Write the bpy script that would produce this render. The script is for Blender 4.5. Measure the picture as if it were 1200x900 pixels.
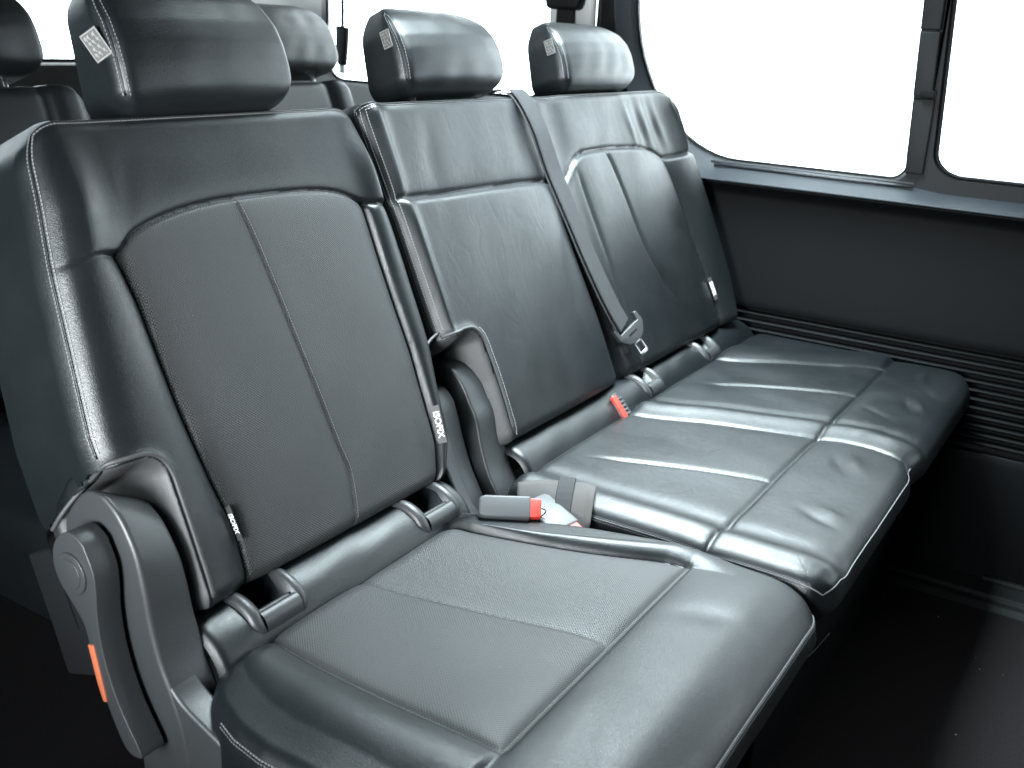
import bpy, math, random
import numpy as np
random.seed(4); rng = np.random.default_rng(4)
for o in list(bpy.data.objects): bpy.data.objects.remove(o)
S = bpy.context.scene
COL = S.collection
R = math.radians
from mathutils import Vector, Matrix

# ------------------------------------------------------------------ camera
yaw, pit, roll = 0.5435, -0.3307, 0.0555
d = Vector((math.cos(pit)*math.cos(yaw), math.cos(pit)*math.sin(yaw), math.sin(pit)))
rt = d.cross(Vector((0, 0, 1))).normalized(); upv = rt.cross(d)
r2 = rt*math.cos(roll)+upv*math.sin(roll); u2 = -rt*math.sin(roll)+upv*math.cos(roll)
M = Matrix(((r2.x, u2.x, -d.x, -0.637), (r2.y, u2.y, -d.y, -0.761), (r2.z, u2.z, -d.z, 1.087), (0, 0, 0, 1)))
cd = bpy.data.cameras.new('camera'); cam = bpy.data.objects.new('camera', cd); COL.objects.link(cam)
cam.matrix_world = M
cd.sensor_width = 36; cd.lens = 36*1210/1200; cd.clip_start = .05; cd.clip_end = 200
cd.dof.use_dof = True; cd.dof.focus_distance = 1.35; cd.dof.aperture_fstop = 7.0
S.camera = cam
# ------------------------------------------------------------------ light
W = bpy.data.worlds.new('World'); S.world = W; W.use_nodes = True
bg = W.node_tree.nodes['Background']; bg.inputs[0].default_value = (.84, .95, 1, 1); bg.inputs[1].default_value = 9
S.view_settings.view_transform = 'Standard'; S.view_settings.look = 'None'
S.cycles.max_bounces = 6; S.cycles.diffuse_bounces = 3; S.cycles.glossy_bounces = 3; S.cycles.transparent_max_bounces = 8
S.view_settings.exposure = 0.0; S.view_settings.gamma = 1
def area(name, loc, target, sx, sy, power, col=(1, 1, 1), portal=False, spread=180):
    l = bpy.data.lights.new(name, 'AREA'); l.shape = 'RECTANGLE'; l.size = sx; l.size_y = sy; l.energy = power; l.color = col
    l.spread = R(spread)
    if portal: l.cycles.is_portal = True
    o = bpy.data.objects.new(name, l); COL.objects.link(o); o.location = loc
    dr = Vector(target)-Vector(loc); o.rotation_euler = dr.to_track_quat('-Z', 'Y').to_euler()
    return o
area('window_portal', (1.66, .02, 1.13), (0, .02, 1.13), .75, .72, 1, portal=True)
area('window_portal', (1.66, -.69, 1.13), (0, -.69, 1.13), .75, .7, 1, portal=True)
area('window_portal', (1.66, .9, 1.15), (0, .9, 1.15), .6, .9, 1, portal=True)
area('window_portal', (.75, 1.80, 1.2), (.75, 0, 1.2), 1.5, .6, 1, portal=True)
area('roof_fill_light', (.98, .0, 1.64), (.98, -.26, 0), .80, .40, 45, (.80, .95, 1), spread=92)  # unseen fill under the roof, added to brighten the cushion tops
area('side_fill_light', (-1.7, -.42, .86), (0, .05, .75),  .45, .70, 22, (.93, .98, 1), spread=70)  # narrow fill added outside the near opening to brighten the outer bolster
area('near_opening_portal', (-1.0, -.20, .96), (1, -.20, .96), 1.0, .68, 1, portal=True)

# ------------------------------------------------------------------ materials
def mat(name, col, rough=.5, spec=.5, bump=None, metal=0, var=0, varscale=6, coat=0, sheen=0, rvar=0):
    """bump: list of (kind, scale, distance, strength)"""
    m = bpy.data.materials.new(name); m.use_nodes = True; nt = m.node_tree; N = nt.nodes; L = nt.links
    b = N['Principled BSDF']
    b.inputs['Base Color'].default_value = (*col, 1); b.inputs['Roughness'].default_value = rough
    b.inputs['Specular IOR Level'].default_value = spec; b.inputs['Metallic'].default_value = metal
    b.inputs['Coat Weight'].default_value = coat; b.inputs['Sheen Weight'].default_value = sheen
    tc = N.new('ShaderNodeTexCoord')
    if var:
        n = N.new('ShaderNodeTexNoise'); n.inputs['Scale'].default_value = varscale; n.inputs['Detail'].default_value = 5
        L.new(tc.outputs['Object'], n.inputs['Vector'])
        mx = N.new('ShaderNodeMix'); mx.data_type = 'RGBA'
        mx.inputs['A'].default_value = (*[c*(1-var) for c in col], 1); mx.inputs['B'].default_value = (*[c*(1+var) for c in col], 1)
        L.new(n.outputs[0], mx.inputs['Factor']); L.new(mx.outputs['Result'], b.inputs['Base Color'])
    if rvar:
        n = N.new('ShaderNodeTexNoise'); n.inputs['Scale'].default_value = 9; n.inputs['Detail'].default_value = 6; n.inputs['Roughness'].default_value = .65
        L.new(tc.outputs['Object'], n.inputs['Vector'])
        mr = N.new('ShaderNodeMapRange'); mr.inputs['From Min'].default_value = .3; mr.inputs['From Max'].default_value = .7
        mr.inputs['To Min'].default_value = rough-rvar; mr.inputs['To Max'].default_value = rough+rvar
        L.new(n.outputs[0], mr.inputs['Value']); L.new(mr.outputs[0], b.inputs['Roughness'])
    prev = None
    for kind, sc, dist, st in (bump or []):
        if kind == 'noise':
            t = N.new('ShaderNodeTexNoise'); t.inputs['Scale'].default_value = sc; t.inputs['Detail'].default_value = 6
            L.new(tc.outputs['Object'], t.inputs['Vector']); h = t.outputs[0]
        elif kind == 'voronoi':
            t = N.new('ShaderNodeTexVoronoi'); t.inputs['Scale'].default_value = sc; t.feature = 'DISTANCE_TO_EDGE'
            L.new(tc.outputs['Object'], t.inputs['Vector'])
            mr = N.new('ShaderNodeMapRange'); mr.inputs['From Max'].default_value = .25; L.new(t.outputs['Distance'], mr.inputs['Value']); h = mr.outputs[0]
        elif kind == 'crease':      # stretched ridged noise: soft creases of worn leather
            mp = N.new('ShaderNodeMapping'); mp.inputs['Scale'].default_value = (1, 1, .35); mp.inputs['Rotation'].default_value = (.3, .5, .4)
            L.new(tc.outputs['Object'], mp.inputs['Vector'])
            t = N.new('ShaderNodeTexNoise'); t.inputs['Scale'].default_value = sc; t.inputs['Detail'].default_value = 2; t.inputs['Distortion'].default_value = 1.2
            L.new(mp.outputs[0], t.inputs['Vector'])
            a = N.new('ShaderNodeMath'); a.operation = 'SUBTRACT'; a.inputs[1].default_value = .5; L.new(t.outputs[0], a.inputs[0])
            a2 = N.new('ShaderNodeMath'); a2.operation = 'ABSOLUTE'; L.new(a.outputs[0], a2.inputs[0])
            mr = N.new('ShaderNodeMapRange'); mr.interpolation_type = 'SMOOTHSTEP'; mr.inputs['From Max'].default_value = .09; L.new(a2.outputs[0], mr.inputs['Value']); h = mr.outputs[0]
        elif kind == 'perf':        # diamond grid of punched dots, pitch = 1/sc metres, in the panel's own metric UVs
            mp = N.new('ShaderNodeMapping'); mp.inputs['Rotation'].default_value = (0, 0, R(45)); mp.inputs['Scale'].default_value = (sc, sc, sc)
            L.new(tc.outputs['UV'], mp.inputs['Vector'])
            t = N.new('ShaderNodeTexVoronoi'); t.inputs['Scale'].default_value = 1; t.inputs['Randomness'].default_value = 0
            t.voronoi_dimensions = '2D'
            L.new(mp.outputs[0], t.inputs['Vector'])
            mr = N.new('ShaderNodeMapRange'); mr.inputs['From Min'].default_value = .12; mr.inputs['From Max'].default_value = .42
            L.new(t.outputs['Distance'], mr.inputs['Value']); h = mr.outputs[0]
            mx = N.new('ShaderNodeMix'); mx.data_type = 'RGBA'
            mx.inputs['A'].default_value = (*[c*.45 for c in col], 1); mx.inputs['B'].default_value = (*[c*1.15 for c in col], 1)
            L.new(h, mx.inputs['Factor']); L.new(mx.outputs['Result'], b.inputs['Base Color'])
        elif kind == 'weave':
            t = N.new('ShaderNodeTexWave'); t.inputs['Scale'].default_value = sc; t.bands_direction = 'X'
            L.new(tc.outputs['UV'], t.inputs['Vector']); h = t.outputs[1]
        bp = N.new('ShaderNodeBump'); bp.inputs['Distance'].default_value = dist; bp.inputs['Strength'].default_value = st
        L.new(h, bp.inputs['Height'])
        if prev: L.new(prev.outputs[0], bp.inputs['Normal'])
        prev = bp
    if prev: L.new(prev.outputs[0], b.inputs['Normal'])
    return m
LEATHER = (.0045, .0060, .0068)
m_leather = mat('charcoal_leather', LEATHER, .38, .42, [('noise', 26, .0010, .22), ('voronoi', 560, .0003, .3)], var=.22, rvar=.06)
m_worn = mat('worn_charcoal_leather', LEATHER, .41, .50, [('crease', 17, .0010, .10), ('noise', 30, .0012, .3), ('voronoi', 560, .0003, .3)], var=.25, rvar=.07)
m_perf = mat('perforated_leather', (.024, .0245, .025), .47, .42, [('noise', 18, .0012, .25), ('perf', 370, .0006, .6)], rvar=.03)
m_vinyl = mat('grey_vinyl_lip', (.036, .036, .037), .55, .45, [('noise', 120, .0006, .5)], var=.15)
m_felt = mat('grey_felt', (.062, .058, .056), .95, .2, [('noise', 500, .001, .6)], var=.15, varscale=60)
m_plas = mat('dark_grey_plastic', (.024, .0255, .027), .42, .5, [('noise', 700, .0004, .5)], var=.08)
m_plasl = mat('mid_grey_plastic', (.058, .060, .063), .5, .35, [('noise', 700, .0003, .4)], var=.06)
m_blk = mat('black_plastic', (.006, .0063, .007), .6, .2, [('noise', 600, .0003, .4)], var=.2)
m_wall = mat('black_door_trim', (.0025, .003, .0036), .6, .10, [('noise', 420, .0004, .5)], var=.15)
m_trim = mat('slate_window_trim', (.017, .021, .026), .55, .3, [('noise', 420, .0003, .5)], var=.06)
m_pillar = mat('pale_grey_pillar_trim', (.66, .67, .66), .6, .4, [('noise', 300, .0003, .4)], var=.05)
m_roof = mat('grey_headliner', (.08, .08, .08), .95, .2, [('noise', 400, .0005, .5)])
m_carpet = mat('black_carpet', (.015, .013, .014), .97, .15, [('noise', 900, .004, 1)], var=.5, varscale=250)
m_thread = mat('grey_thread', (.11, .115, .12), .6, .4)
m_threadl = mat('pale_thread', (.16, .16, .16), .6, .4)
m_web = mat('grey_belt_webbing', (.022, .0225, .024), .8, .3, [('weave', 330, .0006, .5)])
m_red = mat('red_button_plastic', (.50, .030, .020), .45, .5, var=.05)
m_steel = mat('bright_steel', (.36, .36, .37), .28, .5, metal=1)
m_orange = mat('orange_release_strip', (.30, .075, .03), .6, .5)
m_label = mat('white_print', (.78, .78, .78), .7, .3)
m_tag = mat('silver_woven_tag', (.075, .073, .071), .8, .3, [('noise', 900, .0008, .6)], var=.25, varscale=500)
m_tagthread = mat('tag_embroidery_thread', (.17, .165, .16), .7, .3)
m_rub = mat('window_rubber', (.004, .0045, .005), .6, .2)
m_scuff = mat('floor_edge_strip', (.008, .0095, .0095), .6, .15, var=.2)
m_crumb = mat('pale_crumbs', (.22, .19, .16), .9)
def glass():
    m = bpy.data.materials.new('clear_window_glass'); m.use_nodes = True; N = m.node_tree.nodes; L = m.node_tree.links
    for n in list(N): N.remove(n)
    o = N.new('ShaderNodeOutputMaterial'); t = N.new('ShaderNodeBsdfTransparent'); t.inputs[0].default_value = (.97, .985, .985, 1)
    g = N.new('ShaderNodeBsdfGlossy'); g.inputs['Roughness'].default_value = .02; fr = N.new('ShaderNodeFresnel'); fr.inputs[0].default_value = 1.45
    mx = N.new('ShaderNodeMixShader'); L.new(fr.outputs[0], mx.inputs[0]); L.new(t.outputs[0], mx.inputs[1]); L.new(g.outputs[0], mx.inputs[2]); L.new(mx.outputs[0], o.inputs[0])
    return m
m_glass = glass()

# ------------------------------------------------------------------ object helpers
def wloc(o):
    v = Vector((0, 0, 0))
    while o: v += o.location; o = o.parent
    return v
def mesh_obj(name, V, F, m, parent=None, smooth=True, normals=None, uv=None, **props):
    off = np.array(wloc(parent)) if parent else np.zeros(3)
    V = np.asarray(V, float)-off
    me = bpy.data.meshes.new(name); me.from_pydata(V.tolist(), [], [list(map(int, f)) for f in F]); me.materials.append(m)
    me.polygons.foreach_set('use_smooth', [smooth]*len(me.polygons))
    if uv is not None:
        ul = me.uv_layers.new(name='UVMap'); idx = np.zeros(len(me.loops), int); me.loops.foreach_get('vertex_index', idx)
        ul.data.foreach_set('uv', np.asarray(uv)[idx].ravel())
    me.update()
    if normals is not None: me.normals_split_custom_set_from_vertices(np.asarray(normals).tolist())
    o = bpy.data.objects.new(name, me); COL.objects.link(o)
    if parent: o.parent = parent
    for k, v in props.items(): o[k] = v
    return o
def thing(name, loc, label, cat, group=None):
    o = bpy.data.objects.new(name, None); o.empty_display_size = .05; COL.objects.link(o); o.location = loc; o['label'] = label; o['category'] = cat
    if group: o['group'] = group
    return o
def cat_rom(P, n=8):
    P = np.asarray(P, float); P = np.vstack([2*P[0]-P[1], P, 2*P[-1]-P[-2]]); out = []
    for i in range(1, len(P)-2):
        for t in np.linspace(0, 1, n, endpoint=False):
            out.append(.5*((2*P[i])+(P[i+1]-P[i-1])*t+(2*P[i-1]-5*P[i]+4*P[i+1]-P[i+2])*t*t+(3*P[i]-P[i-1]-3*P[i+1]+P[i+2])*t**3))
    out.append(P[-2]); return np.array(out)
def curve_fn(pts):           # smooth y(x) through sorted points
    C = cat_rom(sorted(pts), 8); return lambda x: np.interp(x, C[:, 0], C[:, 1])
def curve_fv(pts):           # u as a function of v
    C = cat_rom(sorted([(b, a) for a, b in pts]), 8); return lambda v: np.interp(v, C[:, 0], C[:, 1])
def bevel_mod(o, w, seg=3, ang=35):
    b = o.modifiers.new('bevel', 'BEVEL'); b.width = w; b.segments = seg; b.limit_method = 'ANGLE'; b.angle_limit = R(ang); b.harden_normals = False
    return o
def prism(name, pts, axis, a, b, m, parent, bev=.003, seg=3, smooth_pts=0, **kw):
    """outline pts (two coordinates) extruded along axis from a to b"""
    P = np.asarray(pts, float)
    if smooth_pts:
        P = cat_rom(np.vstack([P, P[:1]]), smooth_pts)[:-1]
    n = len(P); V = []
    for val in (a, b):
        for p in P:
            q = [p[0], p[1]]; q.insert(axis, val); V.append(q)
    F = [list(range(n))[::-1], list(range(n, 2*n))]+[[i, (i+1) % n, n+(i+1) % n, n+i] for i in range(n)]
    o = mesh_obj(name, V, F, m, parent, smooth=True, **kw)
    import bmesh
    bm = bmesh.new(); bm.from_mesh(o.data); bmesh.ops.recalc_face_normals(bm, faces=bm.faces[:])
    es = [e for e in bm.edges if len(e.link_faces) == 2 and e.calc_face_angle() > R(32)]
    if bev: bmesh.ops.bevel(bm, geom=es, offset=bev, segments=seg, profile=.5, affect='EDGES', clamp_overlap=True)
    bm.to_mesh(o.data); bm.free()
    for p in o.data.polygons: p.use_smooth = True
    o.data.set_sharp_from_angle(angle=R(50))
    return o
def frame(o, M4):             # place a mesh whose vertices are in a local frame
    o.data.transform(M4); return o
def box(name, lo, hi, m, parent, bev=.003, **kw):
    return prism(name, [(lo[0], lo[1]), (hi[0], lo[1]), (hi[0], hi[1]), (lo[0], hi[1])], 2, lo[2], hi[2], m, parent, bev, **kw)
def tube(name, P, r, m, parent, n=8, closed=False, **kw):
    P = np.asarray(P, float); N = len(P); V = []; F = []
    T = np.gradient(P, axis=0); T /= np.linalg.norm(T, axis=1)[:, None]+1e-12
    ref = np.array([0, 0, 1.]) if abs(T[0, 2]) < .9 else np.array([1., 0, 0])
    A = np.cross(T[0], ref); A /= np.linalg.norm(A)
    rr = np.broadcast_to(np.asarray(r, float), (N,))
    for i in range(N):
        A = A-T[i]*(A@T[i]); A /= np.linalg.norm(A); B = np.cross(T[i], A)
        for k in range(n):
            a = 2*math.pi*k/n; V.append(P[i]+rr[i]*(math.cos(a)*A+math.sin(a)*B))
    for i in range(N-1):
        for k in range(n): F.append([i*n+k, i*n+(k+1) % n, (i+1)*n+(k+1) % n, (i+1)*n+k])
    if not closed: F += [list(range(n))[::-1], [(N-1)*n+k for k in range(n)]]
    return mesh_obj(name, V, F, m, parent, **kw)
def ribbon(name, P, Wd, Nm, w, th, m, parent, **kw):
    """strap: centre line P, width direction Wd, normal Nm"""
    P = np.asarray(P, float); Wd = np.asarray(Wd, float); Nm = np.asarray(Nm, float); V = []; F = []; UV = []
    w = np.broadcast_to(np.asarray(w, float), (len(P),)); s = 0
    for i in range(len(P)):
        if i: s += np.linalg.norm(P[i]-P[i-1])
        for a, b in ((-.5, -.5), (-.46, .5), (.46, .5), (.5, -.5)):
            V.append(P[i]+Wd[i]*a*w[i]+Nm[i]*b*th); UV.append((s, a*w[i]))
    for i in range(len(P)-1):
        for k in range(4): F.append([i*4+k, i*4+(k+1) % 4, (i+1)*4+(k+1) % 4, (i+1)*4+k])
    F += [[0, 1, 2, 3], [len(V)-1, len(V)-2, len(V)-3, len(V)-4]]
    return mesh_obj(name, V, F, m, parent, smooth=False, uv=UV, **kw)
def join_boxes(name, items, m, parent, **kw):   # items: (center, axes 3x3 scaled half extents)
    V = []; F = []
    sg = [(-1, -1, -1), (1, -1, -1), (1, 1, -1), (-1, 1, -1), (-1, -1, 1), (1, -1, 1), (1, 1, 1), (-1, 1, 1)]
    fs = [(0, 3, 2, 1), (4, 5, 6, 7), (0, 1, 5, 4), (1, 2, 6, 5), (2, 3, 7, 6), (3, 0, 4, 7)]
    for c, A in items:
        b = len(V)
        for s in sg: V.append(c+A[0]*s[0]+A[1]*s[1]+A[2]*s[2])
        F += [[b+i for i in f] for f in fs]
    return mesh_obj(name, V, F, m, parent, **kw)
def stitches(name, P, Nn, m, parent, pitch=.0042, ln=.0029, r=.00055, lift=.0004):
    """a row of thread stitches lying on the surface along the polyline P"""
    P = np.asarray(P, float); Nn = np.asarray(Nn, float)
    s = np.r_[0, np.cumsum(np.linalg.norm(np.diff(P, axis=0), axis=1))]
    if s[-1] < .02: return
    t = np.arange(.002, s[-1]-.002, pitch)
    C = np.stack([np.interp(t, s, P[:, k]) for k in range(3)], 1); N_ = np.stack([np.interp(t, s, Nn[:, k]) for k in range(3)], 1)
    D = np.stack([np.interp(t+.001, s, P[:, k])-np.interp(t-.001, s, P[:, k]) for k in range(3)], 1)
    items = []
    for c, n, dd in zip(C, N_, D):
        n = n/(np.linalg.norm(n)+1e-9); dd = dd-n*(dd@n); L_ = np.linalg.norm(dd)
        if L_ < 1e-9: continue
        dd /= L_; b = np.cross(n, dd)
        items.append((c+n*lift, (dd*ln/2+n*.0002, b*r, n*r)))
    return join_boxes(name, items, m, parent, smooth=False, kind='stuff')

# frames: backrest frame (u along the bench, v up the leaning back, n towards the sitter) and cushion frame
TH = R(23); BO = np.array([0, 0, .49]); BU = np.array([0, math.sin(TH), math.cos(TH)]); BN = np.array([0, -math.cos(TH), math.sin(TH)]); X1 = np.array([1., 0, 0])
def BW(u, v, n): return BO+np.multiply.outer(u, X1)+np.multiply.outer(v, BU)+np.multiply.outer(n, BN)
def CW(u, v, n): return np.stack([u, v, n], -1)          # cushion: x, y, z
def sstep(x, a, b):
    t = np.clip((x-a)/(b-a), 0, 1); return t*t*(3-2*t)
_ph = rng.uniform(0, 6.28, (14, 3)); _fr = rng.normal(0, 1, (14, 2))
def undul(u, v, sc=14, seed=0):
    r = 0
    for i in range(14):
        r = r+np.sin((_fr[(i+seed) % 14, 0]*u+_fr[(i+seed) % 14, 1]*v)*sc*(1+i*.13)+_ph[i, seed % 3])
    return r/6.

class Pillow:
    """upholstered block: a fine lattice over front and sides of a box, edges rolled, corners rounded, then puffed and seamed"""
    def __init__(s, u0, u1, v0, v1, D, r, rc, cell, disp, warp, world, snap=None, nside=10):
        us = np.linspace(u0, u1, max(8, int((u1-u0)/cell)+1)); vs = np.linspace(v0, v1, max(8, int((v1-v0)/cell)+1))
        ru, rv, rn = r
        nr = max(3, int(rn/cell)); ns = np.r_[np.linspace(-D, -rn, nside+1)[:-1], np.linspace(-rn, 0, nr+1)]
        nu, nv, nn = len(us), len(vs), len(ns)
        U, V = np.meshgrid(us, vs, indexing='ij'); s.us, s.vs = us, vs
        if snap: U, V = snap(U, V, us[1]-us[0], vs[1]-vs[0])
        front = np.stack([U, V, np.zeros_like(U)], -1).reshape(-1, 3)
        per = [(i, 0) for i in range(nu)]+[(nu-1, j) for j in range(1, nv)]+[(i, nv-1) for i in range(nu-2, -1, -1)]+[(0, j) for j in range(nv-2, 0, -1)]
        pidx = np.array([i*nv+j for i, j in per]); npz = len(per); s.per = per; s.pidx = pidx; s.nu, s.nv = nu, nv
        rings = [pidx]; P = [front]; base = nu*nv
        for k in range(nn-2, -1, -1):
            q = front[pidx].copy(); q[:, 2] = ns[k]; P.append(q); rings.append(np.arange(base, base+npz)); base += npz
        P = np.vstack(P); s.rings = rings
        q = P.copy(); q[:, 0] = np.clip(P[:, 0], u0+ru, u1-ru); q[:, 1] = np.clip(P[:, 1], v0+rv, v1-rv); q[:, 2] = np.minimum(P[:, 2], -rn)
        rad = np.array([ru, rv, rn]); dr = (P-q)/rad; dr /= np.linalg.norm(dr, axis=1)[:, None]+1e-12
        Q = q+dr*rad
        # rounded outline corners
        rcs = rc if isinstance(rc, (list, tuple)) else (rc,)*4            # ll, lr, ur, ul
        for (sx, sy), c in zip(((-1, -1), (1, -1), (1, 1), (-1, 1)), rcs):
            if c <= 0: continue
            cx = (u0+c) if sx < 0 else (u1-c); cy = (v0+c) if sy < 0 else (v1-c)
            x = (Q[:, 0]-cx)*sx/c; y = (Q[:, 1]-cy)*sy/c; k = (x > 0) & (y > 0)
            xx, yy = x[k], y[k]
            Q[k, 0] = cx+sx*c*xx*np.sqrt(1-np.clip(yy, 0, 1)**2/2); Q[k, 1] = cy+sy*c*yy*np.sqrt(1-np.clip(xx, 0, 1)**2/2)
        wf = np.clip(dr[:, 2], 0, 1)
        s.U, s.V = Q[:, 0].copy(), Q[:, 1].copy()
        Q[:, 2] += disp(Q[:, 0], Q[:, 1])*sstep(wf, .0, .75)
        u, v, n = warp(Q[:, 0], Q[:, 1], Q[:, 2])
        s.loc = np.stack([u, v, n], -1)
        s.P = world(u, v, n)
        F = []
        I, J = np.meshgrid(np.arange(nu-1), np.arange(nv-1), indexing='ij'); a = (I*nv+J).ravel()
        Ff = np.stack([a, a+nv, a+nv+1, a+1], 1)
        Fs = []
        for k in range(len(rings)-1):
            A, B = rings[k], rings[k+1]
            Fs.append(np.stack([A, B, np.roll(B, -1), np.roll(A, -1)], 1))
        s.F = np.vstack([Ff]+Fs); s.nfront = len(Ff)
        # normals
        fn = np.cross(s.P[s.F[:, 2]]-s.P[s.F[:, 0]], s.P[s.F[:, 3]]-s.P[s.F[:, 1]]); N = np.zeros_like(s.P)
        for k in range(4): np.add.at(N, s.F[:, k], fn)
        L_ = np.linalg.norm(N, axis=1)[:, None]; s.N = N/(L_+1e-12)
        c = s.F.mean(1)
        s.fu = s.U[s.F].mean(1); s.fv = s.V[s.F].mean(1); s.side = np.arange(len(s.F)) >= s.nfront
        s.uv = np.stack([s.U, s.V], 1)
    def split(s, cls, spec, parent):
        """spec: {class: (name, material, props)}"""
        out = {}
        for k, (name, m, props) in spec.items():
            f = s.F[cls == k]
            if not len(f): continue
            ids, inv = np.unique(f, return_inverse=True)
            out[k] = mesh_obj(name, s.P[ids], inv.reshape(-1, 4), m, parent, normals=s.N[ids], uv=s.uv[ids], **props)
        return out
    def cap(s, name, m, parent, **kw):
        r = s.rings[-1]; P = s.P[r]; c = P.mean(0); n = len(r)
        return mesh_obj(name, np.vstack([P, c]), [[i, n, (i+1) % n] for i in range(n)], m, parent, smooth=False, **kw)
    def at(s, u, v, lift=0):
        """points and normals of the finished front surface at lattice coordinates (u, v)"""
        u = np.atleast_1d(u); v = np.atleast_1d(v)
        a = np.clip((u-s.us[0])/(s.us[-1]-s.us[0])*(s.nu-1), 0, s.nu-1.001); b = np.clip((v-s.vs[0])/(s.vs[-1]-s.vs[0])*(s.nv-1), 0, s.nv-1.001)
        i = a.astype(int); j = b.astype(int); fa = (a-i)[:, None]; fb = (b-j)[:, None]
        def g(A): return (A[i*s.nv+j]*(1-fa)*(1-fb)+A[(i+1)*s.nv+j]*fa*(1-fb)+A[i*s.nv+j+1]*(1-fa)*fb+A[(i+1)*s.nv+j+1]*fa*fb)
        N = g(s.N); N /= np.linalg.norm(N, axis=1)[:, None]
        return g(s.P)+N*lift, N
    def ring(s, inset=0, sel=None):
        """polyline around the front edge; inset in lattice cells, positive = inwards, negative = down the side"""
        if inset >= 0:
            ids = np.array([min(max(i, inset), s.nu-1-inset)*s.nv+min(max(j, inset), s.nv-1-inset) for i, j in s.per])
        else: ids = s.rings[-inset]
        if sel is not None:
            k = sel(s.U[s.pidx], s.V[s.pidx]); 
            # longest run, allowing wrap
            kk = np.r_[k, k]; best = (0, 0); st = None
            for t, x in enumerate(kk):
                if x and st is None: st = t
                if (not x or t == len(kk)-1) and st is not None:
                    if t-st > best[1]-best[0]: best = (st, t)
                    st = None
            rg = [t % len(k) for t in range(best[0], min(best[1], best[0]+len(k)))]
            ids = ids[rg]
        return s.P[ids], s.N[ids]
def gro(dd, w): return np.exp(-(np.abs(dd)/w)**1.5)
def puf(dd, w): return 1-np.exp(-np.abs(dd)/w)
idwarp = lambda u, v, n: (u, v, n)

# ------------------------------------------------------------------ the van's shell
def structure(o): o['kind'] = 'structure'; return o
fy0, fy1 = -2.4, 1.85
floor = structure(mesh_obj('floor', [(-1.0, fy0, 0), (1.66, fy0, 0), (1.66, fy1, 0), (-1.0, fy1, 0)], [[0, 1, 2, 3]], m_carpet, smooth=False))
rf = structure(box('roof', (-1.02, fy0, 1.68), (1.70, fy1, 1.72), m_roof, None, 0))
# side wall below the windows: cross-section swept along the van
sec = [(1.64, .80), (1.600, .800), (1.575, .797), (1.566, .790), (1.590, .775), (1.600, .74), (1.600, .535), (1.606, .522), (1.622, .515), (1.622, .305), (1.606, .298), (1.598, .28), (1.60, .10), (1.60, 0)]
C = cat_rom(sec, 4); V = []; F = []
ys = np.linspace(fy0, fy1, 60)
for y in ys:
    for x, z in C: V.append((x, y, z))
n = len(C)
for i in range(len(ys)-1):
    for k in range(n-1): F.append([i*n+k, i*n+k+1, (i+1)*n+k+1, (i+1)*n+k])
side = structure(mesh_obj('side_wall', V, F, m_wall))
# sloped ledge and the sweep of trim round the window: inner loop (at the glass) to outer loop
def rrect(y0, y1, z0, z1, rs, k=10, lean=0):
    """loop (y, z) with corner radii (low front, low rear, high rear, high front); corner radius may be (ry, rz)"""
    pts = []
    cs = [((y0, z0), (1, 1), 180), ((y1, z0), (-1, 1), 270), ((y1, z1), (-1, -1), 0), ((y0, z1), (1, -1), 90)]
    for ((cy, cz), (sy, sz), a0), r in zip(cs, rs):
        ry, rz = r if isinstance(r, tuple) else (r, r)
        for t in range(k+1):
            a = R(a0+90*t/k); pts.append((cy+sy*ry+ry*math.cos(a), cz+sz*rz+rz*math.sin(a)))
    return np.array([(y+lean*(z-.84), z) for y, z in pts])
def bridge(name, loops, m, parent, close=False, **kw):
    n = len(loops[0]); V = np.vstack(loops); F = []
    for i in range(len(loops)-1):
        for k in range(n): F.append([i*n+k, i*n+(k+1) % n, (i+1)*n+(k+1) % n, (i+1)*n+k])
    return mesh_obj(name, V, F, m, parent, **kw)
def lx(loop, x): return np.array([(x, y, z) for y, z in loop])
def grow(loop, g):
    P = np.asarray(loop); T = np.roll(P, -1, 0)-np.roll(P, 1, 0); T /= np.linalg.norm(T, axis=1)[:, None]; return P+np.stack([T[:, 1], -T[:, 0]], 1)*g
ztop = 1.40
winA = rrect(-.318, .305, .838, ztop, [(.035, .035), (.26, .33), .08, .05], k=16, lean=.06)
winB = rrect(-1.00, -.372, .853, ztop, [.05, (.055, .045), .05, .08], lean=.06)
winC = rrect(.545, 1.247, .93, ztop, [.06, .06, .06, .06])
winR = rrect(.12, 1.36, .945, ztop, [.08, .08, .08, .08])            # rear window, loop in (x, z)
# wall skin with openings: a trim band bridged round each opening, and flat fill between
def band(name, loop, xg, xo, ow, m, parent, **kw):
    return bridge(name, [lx(loop, xg), lx(grow(loop, .004), xg-.006), lx(grow(loop, .012), xo+.012), lx(grow(loop, ow*.5), xo+.002), lx(grow(loop, ow), xo+.001), lx(grow(loop, ow+.004), xo+.02)], m, parent, **kw)
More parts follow.
